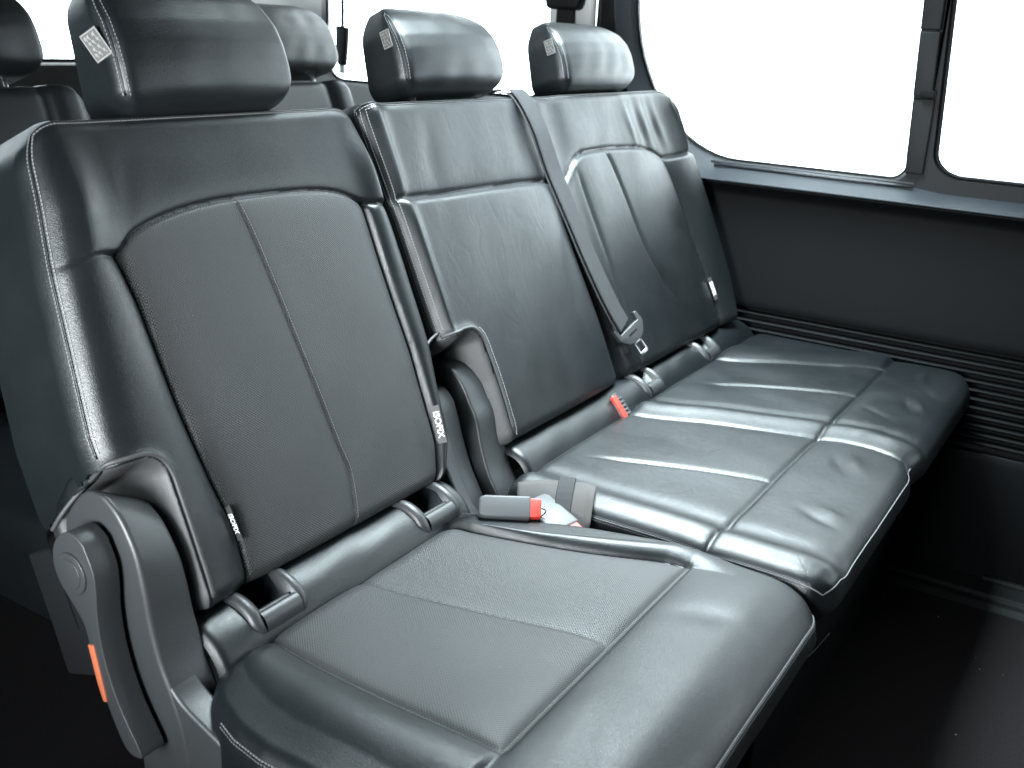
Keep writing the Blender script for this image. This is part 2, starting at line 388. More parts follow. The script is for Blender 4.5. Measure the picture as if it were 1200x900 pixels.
# slate trim: comes down behind the rear pane, sweeps round its low corner and runs on as the sill ledge
inner = [(y, z) for y, z in winA if True][17:34][::-1]          # low rear corner, from the rear edge round to the sill
inner = [(inner[0][0]+.06*(1.68-inner[0][1]), 1.68), (inner[0][0]+.06*.2, inner[0][1]+.2)]+inner+[(-.15, .8375), (-.30, .8365), (-.345, .832), (-.40, .8265), (-1.2, .826), (fy0, .826)]
inner = np.array(inner); T = np.gradient(inner, axis=0); T /= np.linalg.norm(T, axis=1)[:, None]; No = np.stack([-T[:, 1], T[:, 0]], 1)
if No[-1, 1] > 0: No = -No
wd = np.array([.030+.042*math.exp(-((y-.15)**2+(z-.87)**2)/.016) for y, z in inner]); wd = np.where(inner[:, 0] < .06, np.maximum(inner[:, 1]-.797, .02), wd)
rows = []
for f, x in ((.004, 1.612), (.008, 1.603), (.30, 1.594), (.72, 1.572), (.93, 1.5585), (1.0, 1.556), (1.05, 1.560), (1.08, 1.60)):
    g = wd*f if f > .01 else f
    q = inner+No*(g[:, None] if f > .01 else f); q[:, 1] = np.maximum(q[:, 1], .797-.03*max(0, f-1)); rows.append(np.stack([np.full(len(q), x), q[:, 0], q[:, 1]], 1))
n = len(inner); V = np.vstack(rows); F = [[i*n+k, i*n+k+1, (i+1)*n+k+1, (i+1)*n+k] for i in range(len(rows)-1) for k in range(n-1)]
sur = mesh_obj('window_surround', V, F, m_trim, side)
# black rubber lip right at the glass
def rubber(loop, x, parent, r=.004):
    L3 = lx(loop, x); L3 = np.vstack([L3, L3[:1]]); return tube('window_seal', L3, r, m_rub, parent, n=6, closed=True)
rubber(winA, 1.612, side, .0028); rubber(winB, 1.612, side); rubber(winC, 1.612, side)
# wall skin above the sill: strips between openings, built as fill bridging each opening to a rectangle
def cell_fill(name, loop, y0, y1, z0, z1, x, m, parent, g=.0, xin=None):
    """rectangular wall cell with the opening cut out"""
    lp = grow(loop, g); c = lp.mean(0); out = []
    for y, z in lp:
        dy, dz = y-c[0], z-c[1]; t = min(((y1 if dy > 0 else y0)-c[0])/dy if abs(dy) > 1e-9 else 9e9, ((z1 if dz > 0 else z0)-c[1])/dz if abs(dz) > 1e-9 else 9e9)
        out.append((c[0]+dy*t, c[1]+dz*t))
    xin = x if xin is None else xin
    return bridge(name, [lx(loop, 1.63), lx(lp, xin), lx(np.array(out), x)], m, parent, smooth=False)
cell_fill('pillar_panel', winA, -.345, .42, .80, 1.69, 1.604, m_blk, side, g=.008)
cell_fill('door_glass_frame', winB, -1.5, -.345, .80, 1.69, 1.601, m_blk, side, g=.006)
cell_fill('pillar_panel', winC, .42, 1.86, .80, 1.69, 1.600, m_pillar, side, g=.010)
# panes
def pane(loop, x, parent):
    n = len(loop); V = np.vstack([lx(loop, x), lx(loop, x+.004)])
    return mesh_obj('window_pane', V, [list(range(n)), list(range(n, 2*n))[::-1]]+[[i, n+i, n+(i+1) % n, (i+1) % n] for i in range(n)], m_glass, parent, smooth=False)
pA = pane(winA, 1.620, side); pB = pane(winB, 1.620, side); pane(winC, 1.620, side)
# faint etched marks low in the two panes
def etch(par, y, z, w, h):
    it = []
    for (a, b, ww, hh) in ((-.1, .42, .16, .05), (.0, .28, .12, .04), (-.25, -.05, .5, .03), (.15, -.18, .7, .03), (-.1, -.42, .9, .03)):
        it.append((np.array([1.6185, y+a*w, z+b*h]), (np.array([.0003, 0, 0]), np.array([0, ww*w/2, 0]), np.array([0, 0, hh*h/2]))))
    join_boxes('etched_mark', it, m_pillar, par, smooth=False)
etch(pB, -.405, .885, .022, .022); etch(pA, .048, .862, .010, .008)
# sill track under the rear pane
for k, (z, x) in enumerate(((.8325, 1.596), (.8250, 1.589))):
    tube('sill_track', [(x, .10-.01*k, z), (x-.001, -.2, z), (x, -.338, z)], .0022, m_blk if k else m_plasl, side, n=6)
# pillar between the panes: stacked covers
prism('pillar_cover', [(-.3155, .852), (-.345, .852), (-.31, 1.5), (-.2785, 1.5)], 0, 1.597, 1.606, m_rub, side, 0)
prism('pillar_cover', [(-.3165, .852), (-.352, .852), (-.350, 1.0), (-.3075, 1.0)], 0, 1.594, 1.606, m_rub, side, .003)
prism('pillar_cover', [(-.3073, 1.003), (-.345, 1.003), (-.339, 1.125), (-.300, 1.125)], 0, 1.588, 1.606, m_rub, side, .003)
prism('pillar_cover', [(-.2998, 1.128), (-.338, 1.128), (-.33, 1.5), (-.278, 1.5)], 0, 1.588, 1.606, m_rub, side, .003)
prism('pillar_latch', [(-.322, 1.001), (-.350, 1.001), (-.350, 1.016), (-.322, 1.016)], 0, 1.583, 1.594, m_wall, side, .002)
# black seal strip and slate strip on the C pillar, pale pillar with the belt
prism('pillar_strip', [(.345, .80), (.395, .80), (.425, 1.68), (.375, 1.68)], 0, 1.592, 1.607, m_rub, side, .004)
prism('pillar_trim', [(.405, .80), (.53, .80), (.53, 1.68), (.435, 1.68)], 0, 1.575, 1.603, m_pillar, side, .012)
# ribs of the lower wall
base_rib = None
for k in range(11):
    z = .502-.0185*k
    if base_rib is None:
        base_rib = prism('rib', [(1.624, z-.0045), (1.607, z-.004), (1.604, z), (1.607, z+.003), (1.624, z+.004)], 1, -1.6, .62, m_wall, side, 0)
        bz = z; o = None
        # prism inserts axis 1: outline is (x, z)
    else:
        o = base_rib.copy(); COL.objects.link(o); o.parent = side; o.location = (0, 0, z-bz)
# floor edge strip
st = prism('floor_edge_strip', [(1.50, 0.0), (1.512, .012), (1.53, .013), (1.535, .022), (1.60, .026), (1.606, .05), (1.61, 0)], 1, -2.0, -.43, m_scuff, floor, .002)
prism('floor_edge_strip', [(1.585, .027), (1.589, .033), (1.597, .033), (1.60, .027)], 1, -2.0, -.62, m_scuff, floor, 0)
# rear wall with the tailgate window
def lyr(loop, y): return np.array([(a, y, b) for a, b in loop])
rear = structure(box('rear_wall', (-1.02, 1.84, 0), (1.70, 1.88, .90), m_wall, None, 0))
lp = grow(winR, .012); c = lp.mean(0); out = []
for a, b in lp:
    da, db = a-c[0], b-c[1]; t = min(((1.64 if da > 0 else -1.0)-c[0])/da if abs(da) > 1e-9 else 9e9, ((1.69 if db > 0 else .80)-c[1])/db if abs(db) > 1e-9 else 9e9)
    out.append((c[0]+da*t, c[1]+db*t))
bridge('tailgate_frame', [lyr(winR, 1.81), lyr(lp, 1.77), lyr(np.array(out), 1.765)], m_plas, rear, smooth=False)
L3 = lyr(winR, 1.775); tube('window_seal', np.vstack([L3, L3[:1]]), .006, m_rub, rear, n=6, closed=True)
n = len(winR); mesh_obj('window_pane', np.vstack([lyr(winR, 1.79), lyr(winR, 1.794)]), [list(range(n)), list(range(n, 2*n))[::-1]]+[[i, n+i, n+(i+1) % n, (i+1) % n] for i in range(n)], m_glass, rear, smooth=False)
# unseen near side: blocks added round one opening to shape the light
structure(box('near_side_wall', (-1.02, fy0, 0), (-.95, fy1, .62), m_wall, None, 0))
structure(box('near_light_block', (-1.02, .30, .62), (-.95, .56, 1.69), m_wall, None, 0)); structure(box('near_light_block', (-1.02, .56, .62), (-.95, fy1, 1.69), m_wall, None, 0)); structure(box('near_light_block', (-1.02, fy0, .62), (-.95, -.70, 1.69), m_wall, None, 0)); structure(box('near_light_block', (-1.02, -.70, 1.30), (-.95, fy1, 1.69), m_pillar, None, 0))
structure(box('front_light_block', (-1.0, -2.40, 0), (1.64, -2.33, 1.69), m_wall, None, 0))  # unseen dark wall, added to keep front light off the cushion fronts

# ------------------------------------------------------------------ near seat
near = thing('single_seat', (.23, -.1, 0), 'charcoal leather seat nearest the camera with perforated centre and grey recliner lever', 'seat', 'seats of the middle row')
pair = thing('double_seat', (1.07, -.1, 0), 'wide two-place charcoal leather seat by the window wall, belt hanging over its back', 'seat', 'seats of the middle row')

# --- near backrest
arcN = curve_fn([(-.06, .376), (-.024, .379), (.006, .382), (.040, .381), (.058, .390), (.080, .402), (.138, .416), (.222, .422), (.343, .419), (.405, .410), (.447, .392), (.470, .388), (.50, .386)])
uLn = curve_fv([(.040, .384), (.047, .35), (.053, .315), (.060, .219), (.070, .128), (.080, .064), (.075, -.01)])
uCn = curve_fv([(.222, .43), (.236, .342), (.249, .221), (.261, .108), (.264, .062), (.246, -.01)])
uRn = curve_fv([(.447, .395), (.445, .308), (.449, .198), (.455, .11), (.456, .04), (.440, -.01)])
def wrinkle(u, v, cu, cv, ang, ln, w, h):
    a = R(ang); x = (u-cu)*math.cos(a)+(v-cv)*math.sin(a); y = -(u-cu)*math.sin(a)+(v-cv)*math.cos(a); y = y+x*x*1.5
    return h*np.exp(-(x/ln)**2-(y/w)**2)
def disp_near_back(u, v):
    a = arcN(u); da = (v-a)/np.sqrt(1+((arcN(u+.003)-arcN(u-.003))/.006)**2); lo = 1-sstep(da, -.004, .004); dL, dC, dR = u-uLn(v), u-uCn(v), u-uRn(v)
    em = sstep(u, -.050, -.02)*sstep(.496-u, .0, .02); fe = 1-.8*np.exp(-(np.maximum(u, 0)/.035)**2); z = em*(fe*.005*puf(da, .012)-(.4+.6*fe)*.0035*gro(da, .0024))
    # bolsters
    xL = np.clip((u+.055)/(uLn(v)+.055), 0, 1); bl = np.where(dL < 0, .022*np.sin(math.pi*xL)**.8, 0)
    xR = np.clip((u-uRn(v))/(.498-uRn(v)), 0, 1); br = np.where(dR > 0, .016*np.sin(math.pi*xR**.7)**.8, 0)
    ins = np.where((dL > 0) & (dR < 0), .0095*puf(dL, .012)*puf(dR, .012)+.0022*sstep(dC, -.0008, .0012)*np.exp(-np.maximum(dC, 0)/.035)+.0015*puf(dC, .012), 0)
    g = -.0018*gro(dL, .0022)-.0018*gro(dR, .0022)-.0014*gro(dC, .0018)
    z = z+lo*(bl+br+ins+g)
    hi = 1-lo; top = sstep(.53-v, .0, .10)
    xx = np.clip((u+.055)/.115, 0, 1); prof = np.where(xx < .45, .024*np.sin(math.pi*np.clip(xx, 0, .5))**.8, .0075+.0160*np.exp(-((xx-.45)/.30)**2))
    z = z+hi*((.35+.65*top)*prof)+hi*top*.010*np.exp(-((u-.474)/.020)**2)*sstep(.498-u, 0, .012)
    z = z+.0010*undul(u, v, 16, 1)
    z = z+wrinkle(u, v, .08, .44, 70, .05, .014, -.0008)
    return z
def warp_near_back(u, v, n):
    # outline: slightly narrower at the top; pocket round the recliner in the low left corner and the hinge in the low right one
    e = sstep(.10-u, 0, .15)
    u = u+e*np.interp(v, [0, .17, .21, .37, .50, .54], [0, 0, 0, .018, .040, .045])
    er = sstep(u, .40, .50); u = u-er*np.interp(v, [0, .05, .11, .18, .3, .40, .54], [.050, .020, .010, -.004, -.006, .0, .010])
    # pocket
    dp = sd_near(u, v+np.minimum(n+.01, 0)*-.45)
    t = sstep(-dp, 0, .050); n = np.where((dp < 0) & (n > -.118), n*(1-t)-.118*t, n)+.005*np.exp(-(dp/.008)**2)
    return u, v, n
def sd_corner(u, v, uu, vv, r):
    qx, qy = u-(uu-r), v-(vv-r); return np.hypot(np.maximum(qx, 0), np.maximum(qy, 0))+np.minimum(np.maximum(qx, qy), 0)-r
def sd_near(u, v): return sd_corner(u, v, .010, .176, .028)
def snap_near(U, V, du, dv):
    V = V.copy(); U = U.copy()
    for i in range(U.shape[0]):
        a = arcN(U[i, 0]); j = np.argmin(np.abs(V[i]-a)); V[i, j] = a
    for j in range(U.shape[1]):
        for f in (uLn, uCn, uRn):
            t = f(V[:, j].mean())
            if V[:, j].mean() < arcN(t)+.002:
                i = np.argmin(np.abs(U[:, j]-t))
                if 0 < i < U.shape[0]-1: U[i, j] = f(V[i, j])
    return U, V
nb = Pillow(-.052, .498, -.004, .530, .125, (.022, .022, .022), (.01, .01, .045, .050), .0025, disp_near_back, warp_near_back, BW, snap_near)
a = arcN(nb.fu); up_ = nb.fv > a; ul, uc, ur = uLn(nb.fv), uCn(nb.fv), uRn(nb.fv)
LF = nb.loc[nb.F].mean(1); pock = sd_near(LF[:, 0], LF[:, 1]-.45*np.minimum(LF[:, 2]+.01, 0)*(nb.side)) < -.001
cls = np.select([pock & nb.side, pock, nb.side, up_, nb.fu < ul, nb.fu > ur, nb.fu < uc], [-1, 6, 0, 1, 2, 3, 4], 5)
back = bpy.data.objects
res = nb.split(cls, {0: ('backrest', m_leather, {})}, near); backrest = res[0]
nb.split(cls, {1: ('upper_panel', m_leather, {'label': 'smooth leather panel across the shoulders'}), 2: ('side_bolster', m_leather, {}), 3: ('side_bolster', m_leather, {}),
               4: ('centre_panel', m_perf, {}), 5: ('centre_panel', m_perf, {}), 6: ('recliner_pocket', m_vinyl, {})}, backrest)
nb.cap('backrest_shell', m_blk, backrest)
# edge welt with two rows of stitches
selN = lambda u, v: ((u < .02) & (v > .185)) | (v > .50) | ((u > .46) & (v > .19))
for ins, mm in ((2, m_thread), (-1, m_thread)):
    P, Nn = nb.ring(ins, selN); stitches('stitching', P, Nn, m_threadl if ins == 2 else mm, backrest)
P, Nn = nb.ring(0, selN); P2 = P+Nn*.0002
tube('piping', P2[::2], .0013, m_leather, backrest, n=6)
def seam_row(pl, fu, v0, v1, off, m, parent, n=160):
    v = np.linspace(v0, v1, n); P, N_ = pl.at(fu(v)+off, v); return stitches('stitching', P, N_, m, parent, pitch=.0036, ln=.0026, r=.0004, lift=.0002)
seam_row(nb, uCn, .01, .418, .0035, m_thread, backrest)

# --- headrests
def headrest(parent, u0, u1, v0, v1, tagside=True, tagscale=1, nf=.030, dep=.085, posts=True, world=BW, cell=.004, tagang=0, tagflare=0):
    uc = (u0+u1)/2; hw = (u1-u0)/2; H = v1-v0
    def disp(u, v):
        t = (v-v0)/H; x = (u-uc)/hw
        return .013*np.sin(np.clip(t, 0, 1)*math.pi*.8+.3)*np.clip(1-np.abs(x)**2.4, 0, 1)+.0008*undul(u*1.3, v, 30, 2)
    def warp(u, v, n):
        t = np.clip((v-v0)/H, 0, 1)
        # wedge profile: deep at the bottom, thin and leaning back at the top
        front = np.interp(t, [0, .15, .3, .45, .6, .75, .9, 1], np.array([.019, .026, .030, .031, .028, .020, .007, -.006])); back = -.068+.026*t
        k = np.clip(-n/dep, -.4, 1); nn = np.where(n > -.0, front+n, front+(back-front)*k)
        vv = v+.004*np.clip(k, 0, 1)*(1-t)
        uu = uc+(u-uc)*(1-.05*np.clip(k, 0, 1)-.06*t**3)
        return uu, vv, nn
    p = Pillow(u0, u1, v0, v1, dep, (.018, .030, .022), (.030, .046, .075, .052), cell, disp, warp, world)
    # close the back with a soft roll: shrink the last rings
    for q, f in ((-1, .90), (-2, .97)):
        r = p.rings[q]; c = p.P[r].mean(0); p.P[r] = c+(p.P[r]-c)*f
    cl = np.where(p.side, 0, 1)
    h = p.split(cl, {0: ('headrest', m_leather, {})}, parent)[0]
    p.split(cl, {1: ('front_cover', m_leather, {})}, h)
    p.cap('back_cover', m_leather, h)
    sel = lambda u, v: (u < u0+.02) & (v > v0+.02)
    for ins in (-1, 2):
        P, N_ = p.ring(ins, sel); stitches('stitching', P, N_, m_thread, h, pitch=.0045)
    P, N_ = p.ring(0, sel); tube('piping', P[::2], .0011, m_leather, h, n=6)
    if posts:
        for s in (-.3, .3):
            a = world(np.array([uc+s*hw*2]), np.array([v0+.03]), np.array([nf-dep*.55]))[0]; b = world(np.array([uc+s*hw*2]), np.array([v0-.06]), np.array([nf-dep*.55]))[0]
            tube('post', [a, (a+b)/2, b], .006, m_steel, h, n=10)
    if tagside:
        # woven tag sewn into the side seam, standing off the side cover
        P, N_ = p.ring(-2, sel); L_ = len(P); v_all = (P-BO)@BU; t = np.argmin(np.abs(v_all-(v0+H*(.60 if not tagflare else .50)))); c = P[t]
        A = Matrix.Rotation(R(tagflare), 3, 'Z')@Matrix.Rotation(R(tagang), 3, 'X'); e1 = np.array(A@Vector(-BN)); e2 = np.array(A@Vector(BU)); nn = np.cross(e1, e2); nn = nn if nn[0] < 0 else -nn
        w, hh = .017*tagscale, .026*tagscale
        c = c+e1*(w*.55)*(-1 if tagflare == 999 else 1)+nn*.003
        it = [(c, (e1*w/2, e2*hh/2, nn*.0005))]
        tg = join_boxes('fabric_tag', it, m_tag, h, smooth=False)
        it = []
        for s in (-1, 1):
            it.append((c+nn*.0007+e2*s*hh*.46, (e1*w*.47, e2*.0006, nn*.0003))); it.append((c+nn*.0007+e1*s*w*.46, (e2*hh*.47, e1*.0006, nn*.0003)))
        # raised woven marks: short bars as on the real tag, too small to read
        for rr_, row in enumerate(((.32, (-.2, .12, .3)), (.12, (-.28, 0., .22)), (-.08, (-.1, .2)), (-.27, (-.25, .05, .28)))):
            for x in row[1]:
                it.append((c+nn*.0008+e2*row[0]*hh+e1*x*w, (e1*w*.07+e2*hh*.02*((rr_ % 2)*2-1), e2*hh*.05, nn*.0003)))
                it.append((c+nn*.0008+e2*(row[0]-.05)*hh+e1*(x-.05)*w, (e2*hh*.06, e1*w*.03, nn*.0003)))
        join_boxes('tag_print', it, m_tagthread, h, smooth=False)
    return h
headrest(near, .108, .374, .524, .690, tagang=-12, tagscale=1.25, tagflare=28)
headrest(pair, .602, .875, .534, .676, tagang=0)
headrest(pair, 1.072, 1.368, .530, .672, tagang=0, tagscale=1.05)

# --- lip of the recliner pocket (near) and the hinge pocket (pair)
def lip(pts, inward, parent, w=.03, name='pocket_lip'):
    """flared leather lip: outer rim rolls over and runs inward"""
    P = cat_rom(pts, 6); In = cat_rom(inward, 6); n = len(P)
    prof = [(-.10, .0), (0, .0025), (.12, .003), (.3, .0015), (.6, 0), (1.0, 0)]
    T = np.gradient(P, axis=0); T /= np.linalg.norm(T, axis=1)[:, None]
    V = []; F = []
    for i in range(n):
        dv = In[i]-P[i]; nn = np.cross(T[i], dv); nn /= np.linalg.norm(nn)
        for s_ in (1, -1):
            pass
        ring = [P[i]+dv*a+nn*(b+.0012) for a, b in prof]+[P[i]+dv*a-nn*(b*.4+.0012) for a, b in prof[::-1]]
        V += ring
    k = 2*len(prof)
    for i in range(n-1):
        for j in range(k): F.append([i*k+j, i*k+(j+1) % k, (i+1)*k+(j+1) % k, (i+1)*k+j])
    o = mesh_obj(name, V, F, m_vinyl, parent)
    tube('piping', P, .0020, m_vinyl, o, n=7)
    return o
def bw(u, v, n): return BW(np.array([u]), np.array([v]), np.array([n]))[0]
def rim_curve(pl, sd, u0, u1, v0, v1, lift=.0022, n=160):
    'trace the zero line of the pocket outline on the finished surface'
    U, V = pl.loc[:pl.nu*pl.nv, 0].reshape(pl.nu, pl.nv), pl.loc[:pl.nu*pl.nv, 1].reshape(pl.nu, pl.nv); d = sd(U, V)-.003; pts = []
    PP = pl.P[:pl.nu*pl.nv].reshape(pl.nu, pl.nv, 3); NN = pl.N[:pl.nu*pl.nv].reshape(pl.nu, pl.nv, 3)
    for i in range(pl.nu):
        for j in range(pl.nv):
            for a, b in ((i+1, j), (i, j+1)):
                if a < pl.nu and b < pl.nv and d[i, j]*d[a, b] < 0:
                    t = d[i, j]/(d[i, j]-d[a, b]); uu = U[i, j]*(1-t)+U[a, b]*t; vv = V[i, j]*(1-t)+V[a, b]*t
                    if u0 <= uu <= u1 and v0 <= vv <= v1: pts.append((uu-vv, *(PP[i, j]*(1-t)+PP[a, b]*t), *(NN[i, j]*(1-t)+NN[a, b]*t)))
    pts = np.array(sorted(pts)); m = max(10, len(pts)//3)
    k = np.linspace(0, len(pts)-1, m); out = np.stack([np.interp(k, np.arange(len(pts)), np.convolve(np.pad(pts[:, c], 4, 'edge'), np.ones(9)/9, 'valid')) for c in range(1, 7)], 1)
    return out[:, :3]+BN*lift, out[:, 3:]
Pr, Nr = rim_curve(nb, sd_near, -.046, .02, .0, .20)
# the rim runs on past the side, flaring outwards and back
tail = cat_rom([Pr[0], bw(-.046, .164, -.030), bw(-.056, .151, -.050), bw(-.064, .139, -.065), bw(-.067, .128, -.080)], 6)[1:]
RC = np.vstack([tail[::-1], Pr])
tube('pocket_piping', cat_rom(RC[::3], 4), .0026, m_vinyl, backrest, n=8)
up_edge = cat_rom([bw(-.032, .180, .012), bw(-.046, .182, -.014), bw(-.051, .174, -.044), bw(-.052, .162, -.062), bw(-.052, .150, -.080)], 8)
rim_l = cat_rom([bw(-.028, .175, .010), bw(-.046, .164, -.026), bw(-.056, .151, -.050), bw(-.064, .139, -.065), bw(-.067, .128, -.080)], 8)
V = []; F = []; n = len(rim_l)
for a_, b_ in zip(up_edge, rim_l):
    for t in np.linspace(0, 1, 8): V.append(a_*(1-t)+b_*t-np.array([0, 0, .006*math.sin(math.pi*t)]))
for i in range(n-1):
    for q in range(7): F.append([i*8+q, i*8+q+1, (i+1)*8+q+1, (i+1)*8+q])
o = mesh_obj('pocket_lip', V, F, m_leather, backrest); so = o.modifiers.new('thick', 'SOLIDIFY'); so.thickness = .003; so.offset = 0

# --- recliner cover and lever
cov = [(.040, .648), (.018, .632), (-.002, .600), (-.012, .56), (-.019, .515), (-.030, .475), (-.044, .445), (-.060, .40), (-.066, .33), (-.066, .16), (-.01, .16), (.018, .40), (.045, .48), (.085, .54), (.105, .58), (.100, .61), (.070, .643)]
rc_ = prism('recliner_cover', cov, 0, -.066, -.010, m_plas, near, .012, seg=5, smooth_pts=4)
me = rc_.data; off = np.array(wloc(near)); cc = np.zeros(len(me.vertices)*3); me.vertices.foreach_get('co', cc); cc = cc.reshape(-1, 3)+off
hh = sstep(cc[:, 2], .47, .62); cc[:, 2] -= hh*(.006+.030*np.clip((cc[:, 0]+.066)/.056, 0, 1)); me.vertices.foreach_set('co', (cc-off).ravel()); me.update()
# flare at the foot of the cover, swelling forward outside the cushion
fl = [(-.018, .50), (-.034, .462), (-.055, .440), (-.099, .421), (-.150, .402), (-.28, .372), (-.46, .355), (-.47, .16), (-.02, .16), (-.004, .40), (.0, .47)]
prism('seat_side_shield', fl, 0, -.0645, -.030, m_plas, near, .010, seg=5, smooth_pts=4)
lev = [(.028, .603), (.016, .578), (.0145, .555), (.0155, .530), (.012, .495), (.002, .460), (-.012, .430), (-.034, .396), (-.032, .388), (-.012, .391), (.010, .430), (.028, .480), (.036, .512), (.050, .530), (.068, .548), (.077, .568), (.074, .590), (.060, .606), (.043, .611)]
lv = prism('recliner_lever', lev, 0, -.100, -.072, m_plas, near, .0045, seg=4, smooth_pts=3)
cyl = [(.048+.022*math.cos(a), .567+.022*math.sin(a)) for a in np.linspace(0, 2*math.pi, 28, endpoint=False)]
prism('pivot_cap', cyl, 0, -.1025, -.098, m_plas, lv, .001)
cyl = [(.048+.0155*math.cos(a), .567+.0155*math.sin(a)) for a in np.linspace(0, 2*math.pi, 28, endpoint=False)]
prism('pivot_cap', cyl, 0, -.1035, -.1010, m_plas, lv, .0006)
prism('release_strip', [(.0325, .494), (.024, .496), (.0125, .447), (.0105, .436), (.0155, .435), (.022, .452)], 0, -.1015, -.090, m_orange, lv, .001)
# shield of the seat frame behind, and frame
prism('frame_shield', [(.201, .515), (.172, .445), (.149, .383), (.101, .40), (.05, .42), (.05, .56), (.133, .548)], 0, -.05, -.02, m_blk, near, .003)
# --- leather skirt (tube) between back and cushion, with anchor recesses
def skirt(x0, x1, bez, parent):
    prof = cat_rom([(.055, .450), (.038, .472), (.014, .485), (-.014, .487), (-.038, .477), (-.055, .457), (-.063, .430), (-.065, .395)], 7)
    xs = np.unique(np.concatenate([np.arange(x0, x1, .003), [x1]])); V = []; F = []
    T = np.gradient(prof, axis=0); T /= np.linalg.norm(T, axis=1)[:, None]; Nn = np.stack([-T[:, 1], T[:, 0]], 1)
    if Nn[len(Nn)//2, 1] < 0: Nn = -Nn
    s = np.r_[0, np.cumsum(np.linalg.norm(np.diff(prof, axis=0), axis=1))]
    for x in xs:
        e = 1-min(1, min(x-x0, x1-x)/.012); eo = .010*(1-math.sqrt(max(0, 1-e*e)))
        for k, (y, z) in enumerate(prof):
            dpt = -eo+.0006*math.sin(x*23+k*.2)+.0004*math.sin(x*61+k*.35)
            for (cx, hwid) in bez:
                ax = abs(x-cx)/hwid; 
                if ax < .62 and .035 < s[k] < .106: dpt -= .030
            V.append((x, y+Nn[k, 0]*dpt, z+Nn[k, 1]*dpt))
    n = len(prof)
    for i in range(len(xs)-1):
        for k in range(n-1): F.append([i*n+k, (i+1)*n+k, (i+1)*n+k+1, i*n+k+1])
    o = mesh_obj('rear_skirt', V, F, m_leather, parent)
    sel = (s >= .050) & (s <= .136); pp = prof[sel]; nnn = Nn[sel]; ss = s[sel]
    for cx, hwid in bez:
        # bezel: two curved cheeks following the roll and a lower lip
        b = None
        def cheek(sgn):
            V = []; F = []; k = 0
            for j, ((y, z), (ny, nz)) in enumerate(zip(pp, nnn)):
                t = (ss[j]-ss[0])/(ss[-1]-ss[0]); inw = hwid*(.62+.10*(1-t)**3); o_ = hwid*(1.0-.22*(max(0, t-.80)/.2)**2-.25*(max(0, .15-t)/.15)**2); th = .0075*math.sin(math.pi*min(1, max(0, t*1.0+.02)))**.5+.001
                for (a_, h_) in ((o_, -.002), (o_, .35*th), ((o_*.75+inw*.25), th*.85), ((o_*.4+inw*.6), th), (inw, th*.7), (inw, -.028)):
                    V.append((cx+sgn*a_, y+ny*h_, z+nz*h_))
            m_ = 6
            for j in range(len(pp)-1):
                for q in range(m_-1): F.append([j*m_+q, j*m_+q+1, (j+1)*m_+q+1, (j+1)*m_+q])
            return V, F
        V1, F1 = cheek(-1); V2, F2 = cheek(1); nV = len(V1)
        # lower lip between the cheeks
        Vb = []; Fb = []; jj = [j for j in range(len(pp)) if ss[j] > .108]
        for j in jj:
            y, z = pp[j]; ny, nz = nnn[j]; t = (ss[j]-.108)/(ss[-1]-.108); th = .0075*math.sin(math.pi*(.15+.8*t))
            for x in np.linspace(-.66, .66, 7): Vb.append((cx+x*hwid, y+ny*th, z+nz*th))
        # inner wall of the lip
        y, z = pp[jj[0]]; ny, nz = nnn[jj[0]]
        row = [(cx+x*hwid, y-ny*.028, z-nz*.028) for x in np.linspace(-.66, .66, 7)]
        Vb = row+Vb
        for j in range(len(jj)):
            for q in range(6): Fb.append([j*7+q, j*7+q+1, (j+1)*7+q+1, (j+1)*7+q])
        Vall = V1+V2+Vb; Fall = F1+[[i+nV for i in f] for f in F2]+[[i+2*nV for i in f] for f in Fb]
        bz_ = mesh_obj('anchor_bezel', Vall, Fall, m_plas, parent)
        c0 = np.array([cx, -.040, .448]); tube('anchor_bar', [c0+(-hwid*.6, 0, 0), c0, c0+(hwid*.6, 0, 0)], .003, m_steel, bz_, n=8)
        box('anchor_plate', (cx-hwid*.6, -.034, .425), (cx-hwid*.1, -.016, .452), m_blk, bz_, .002)
    return o
skirt(-.012, .446, [(.083, .042), (.380, .044)], near)
skirt(.600, 1.590, [(1.060, .036), (1.345, .040)], pair)

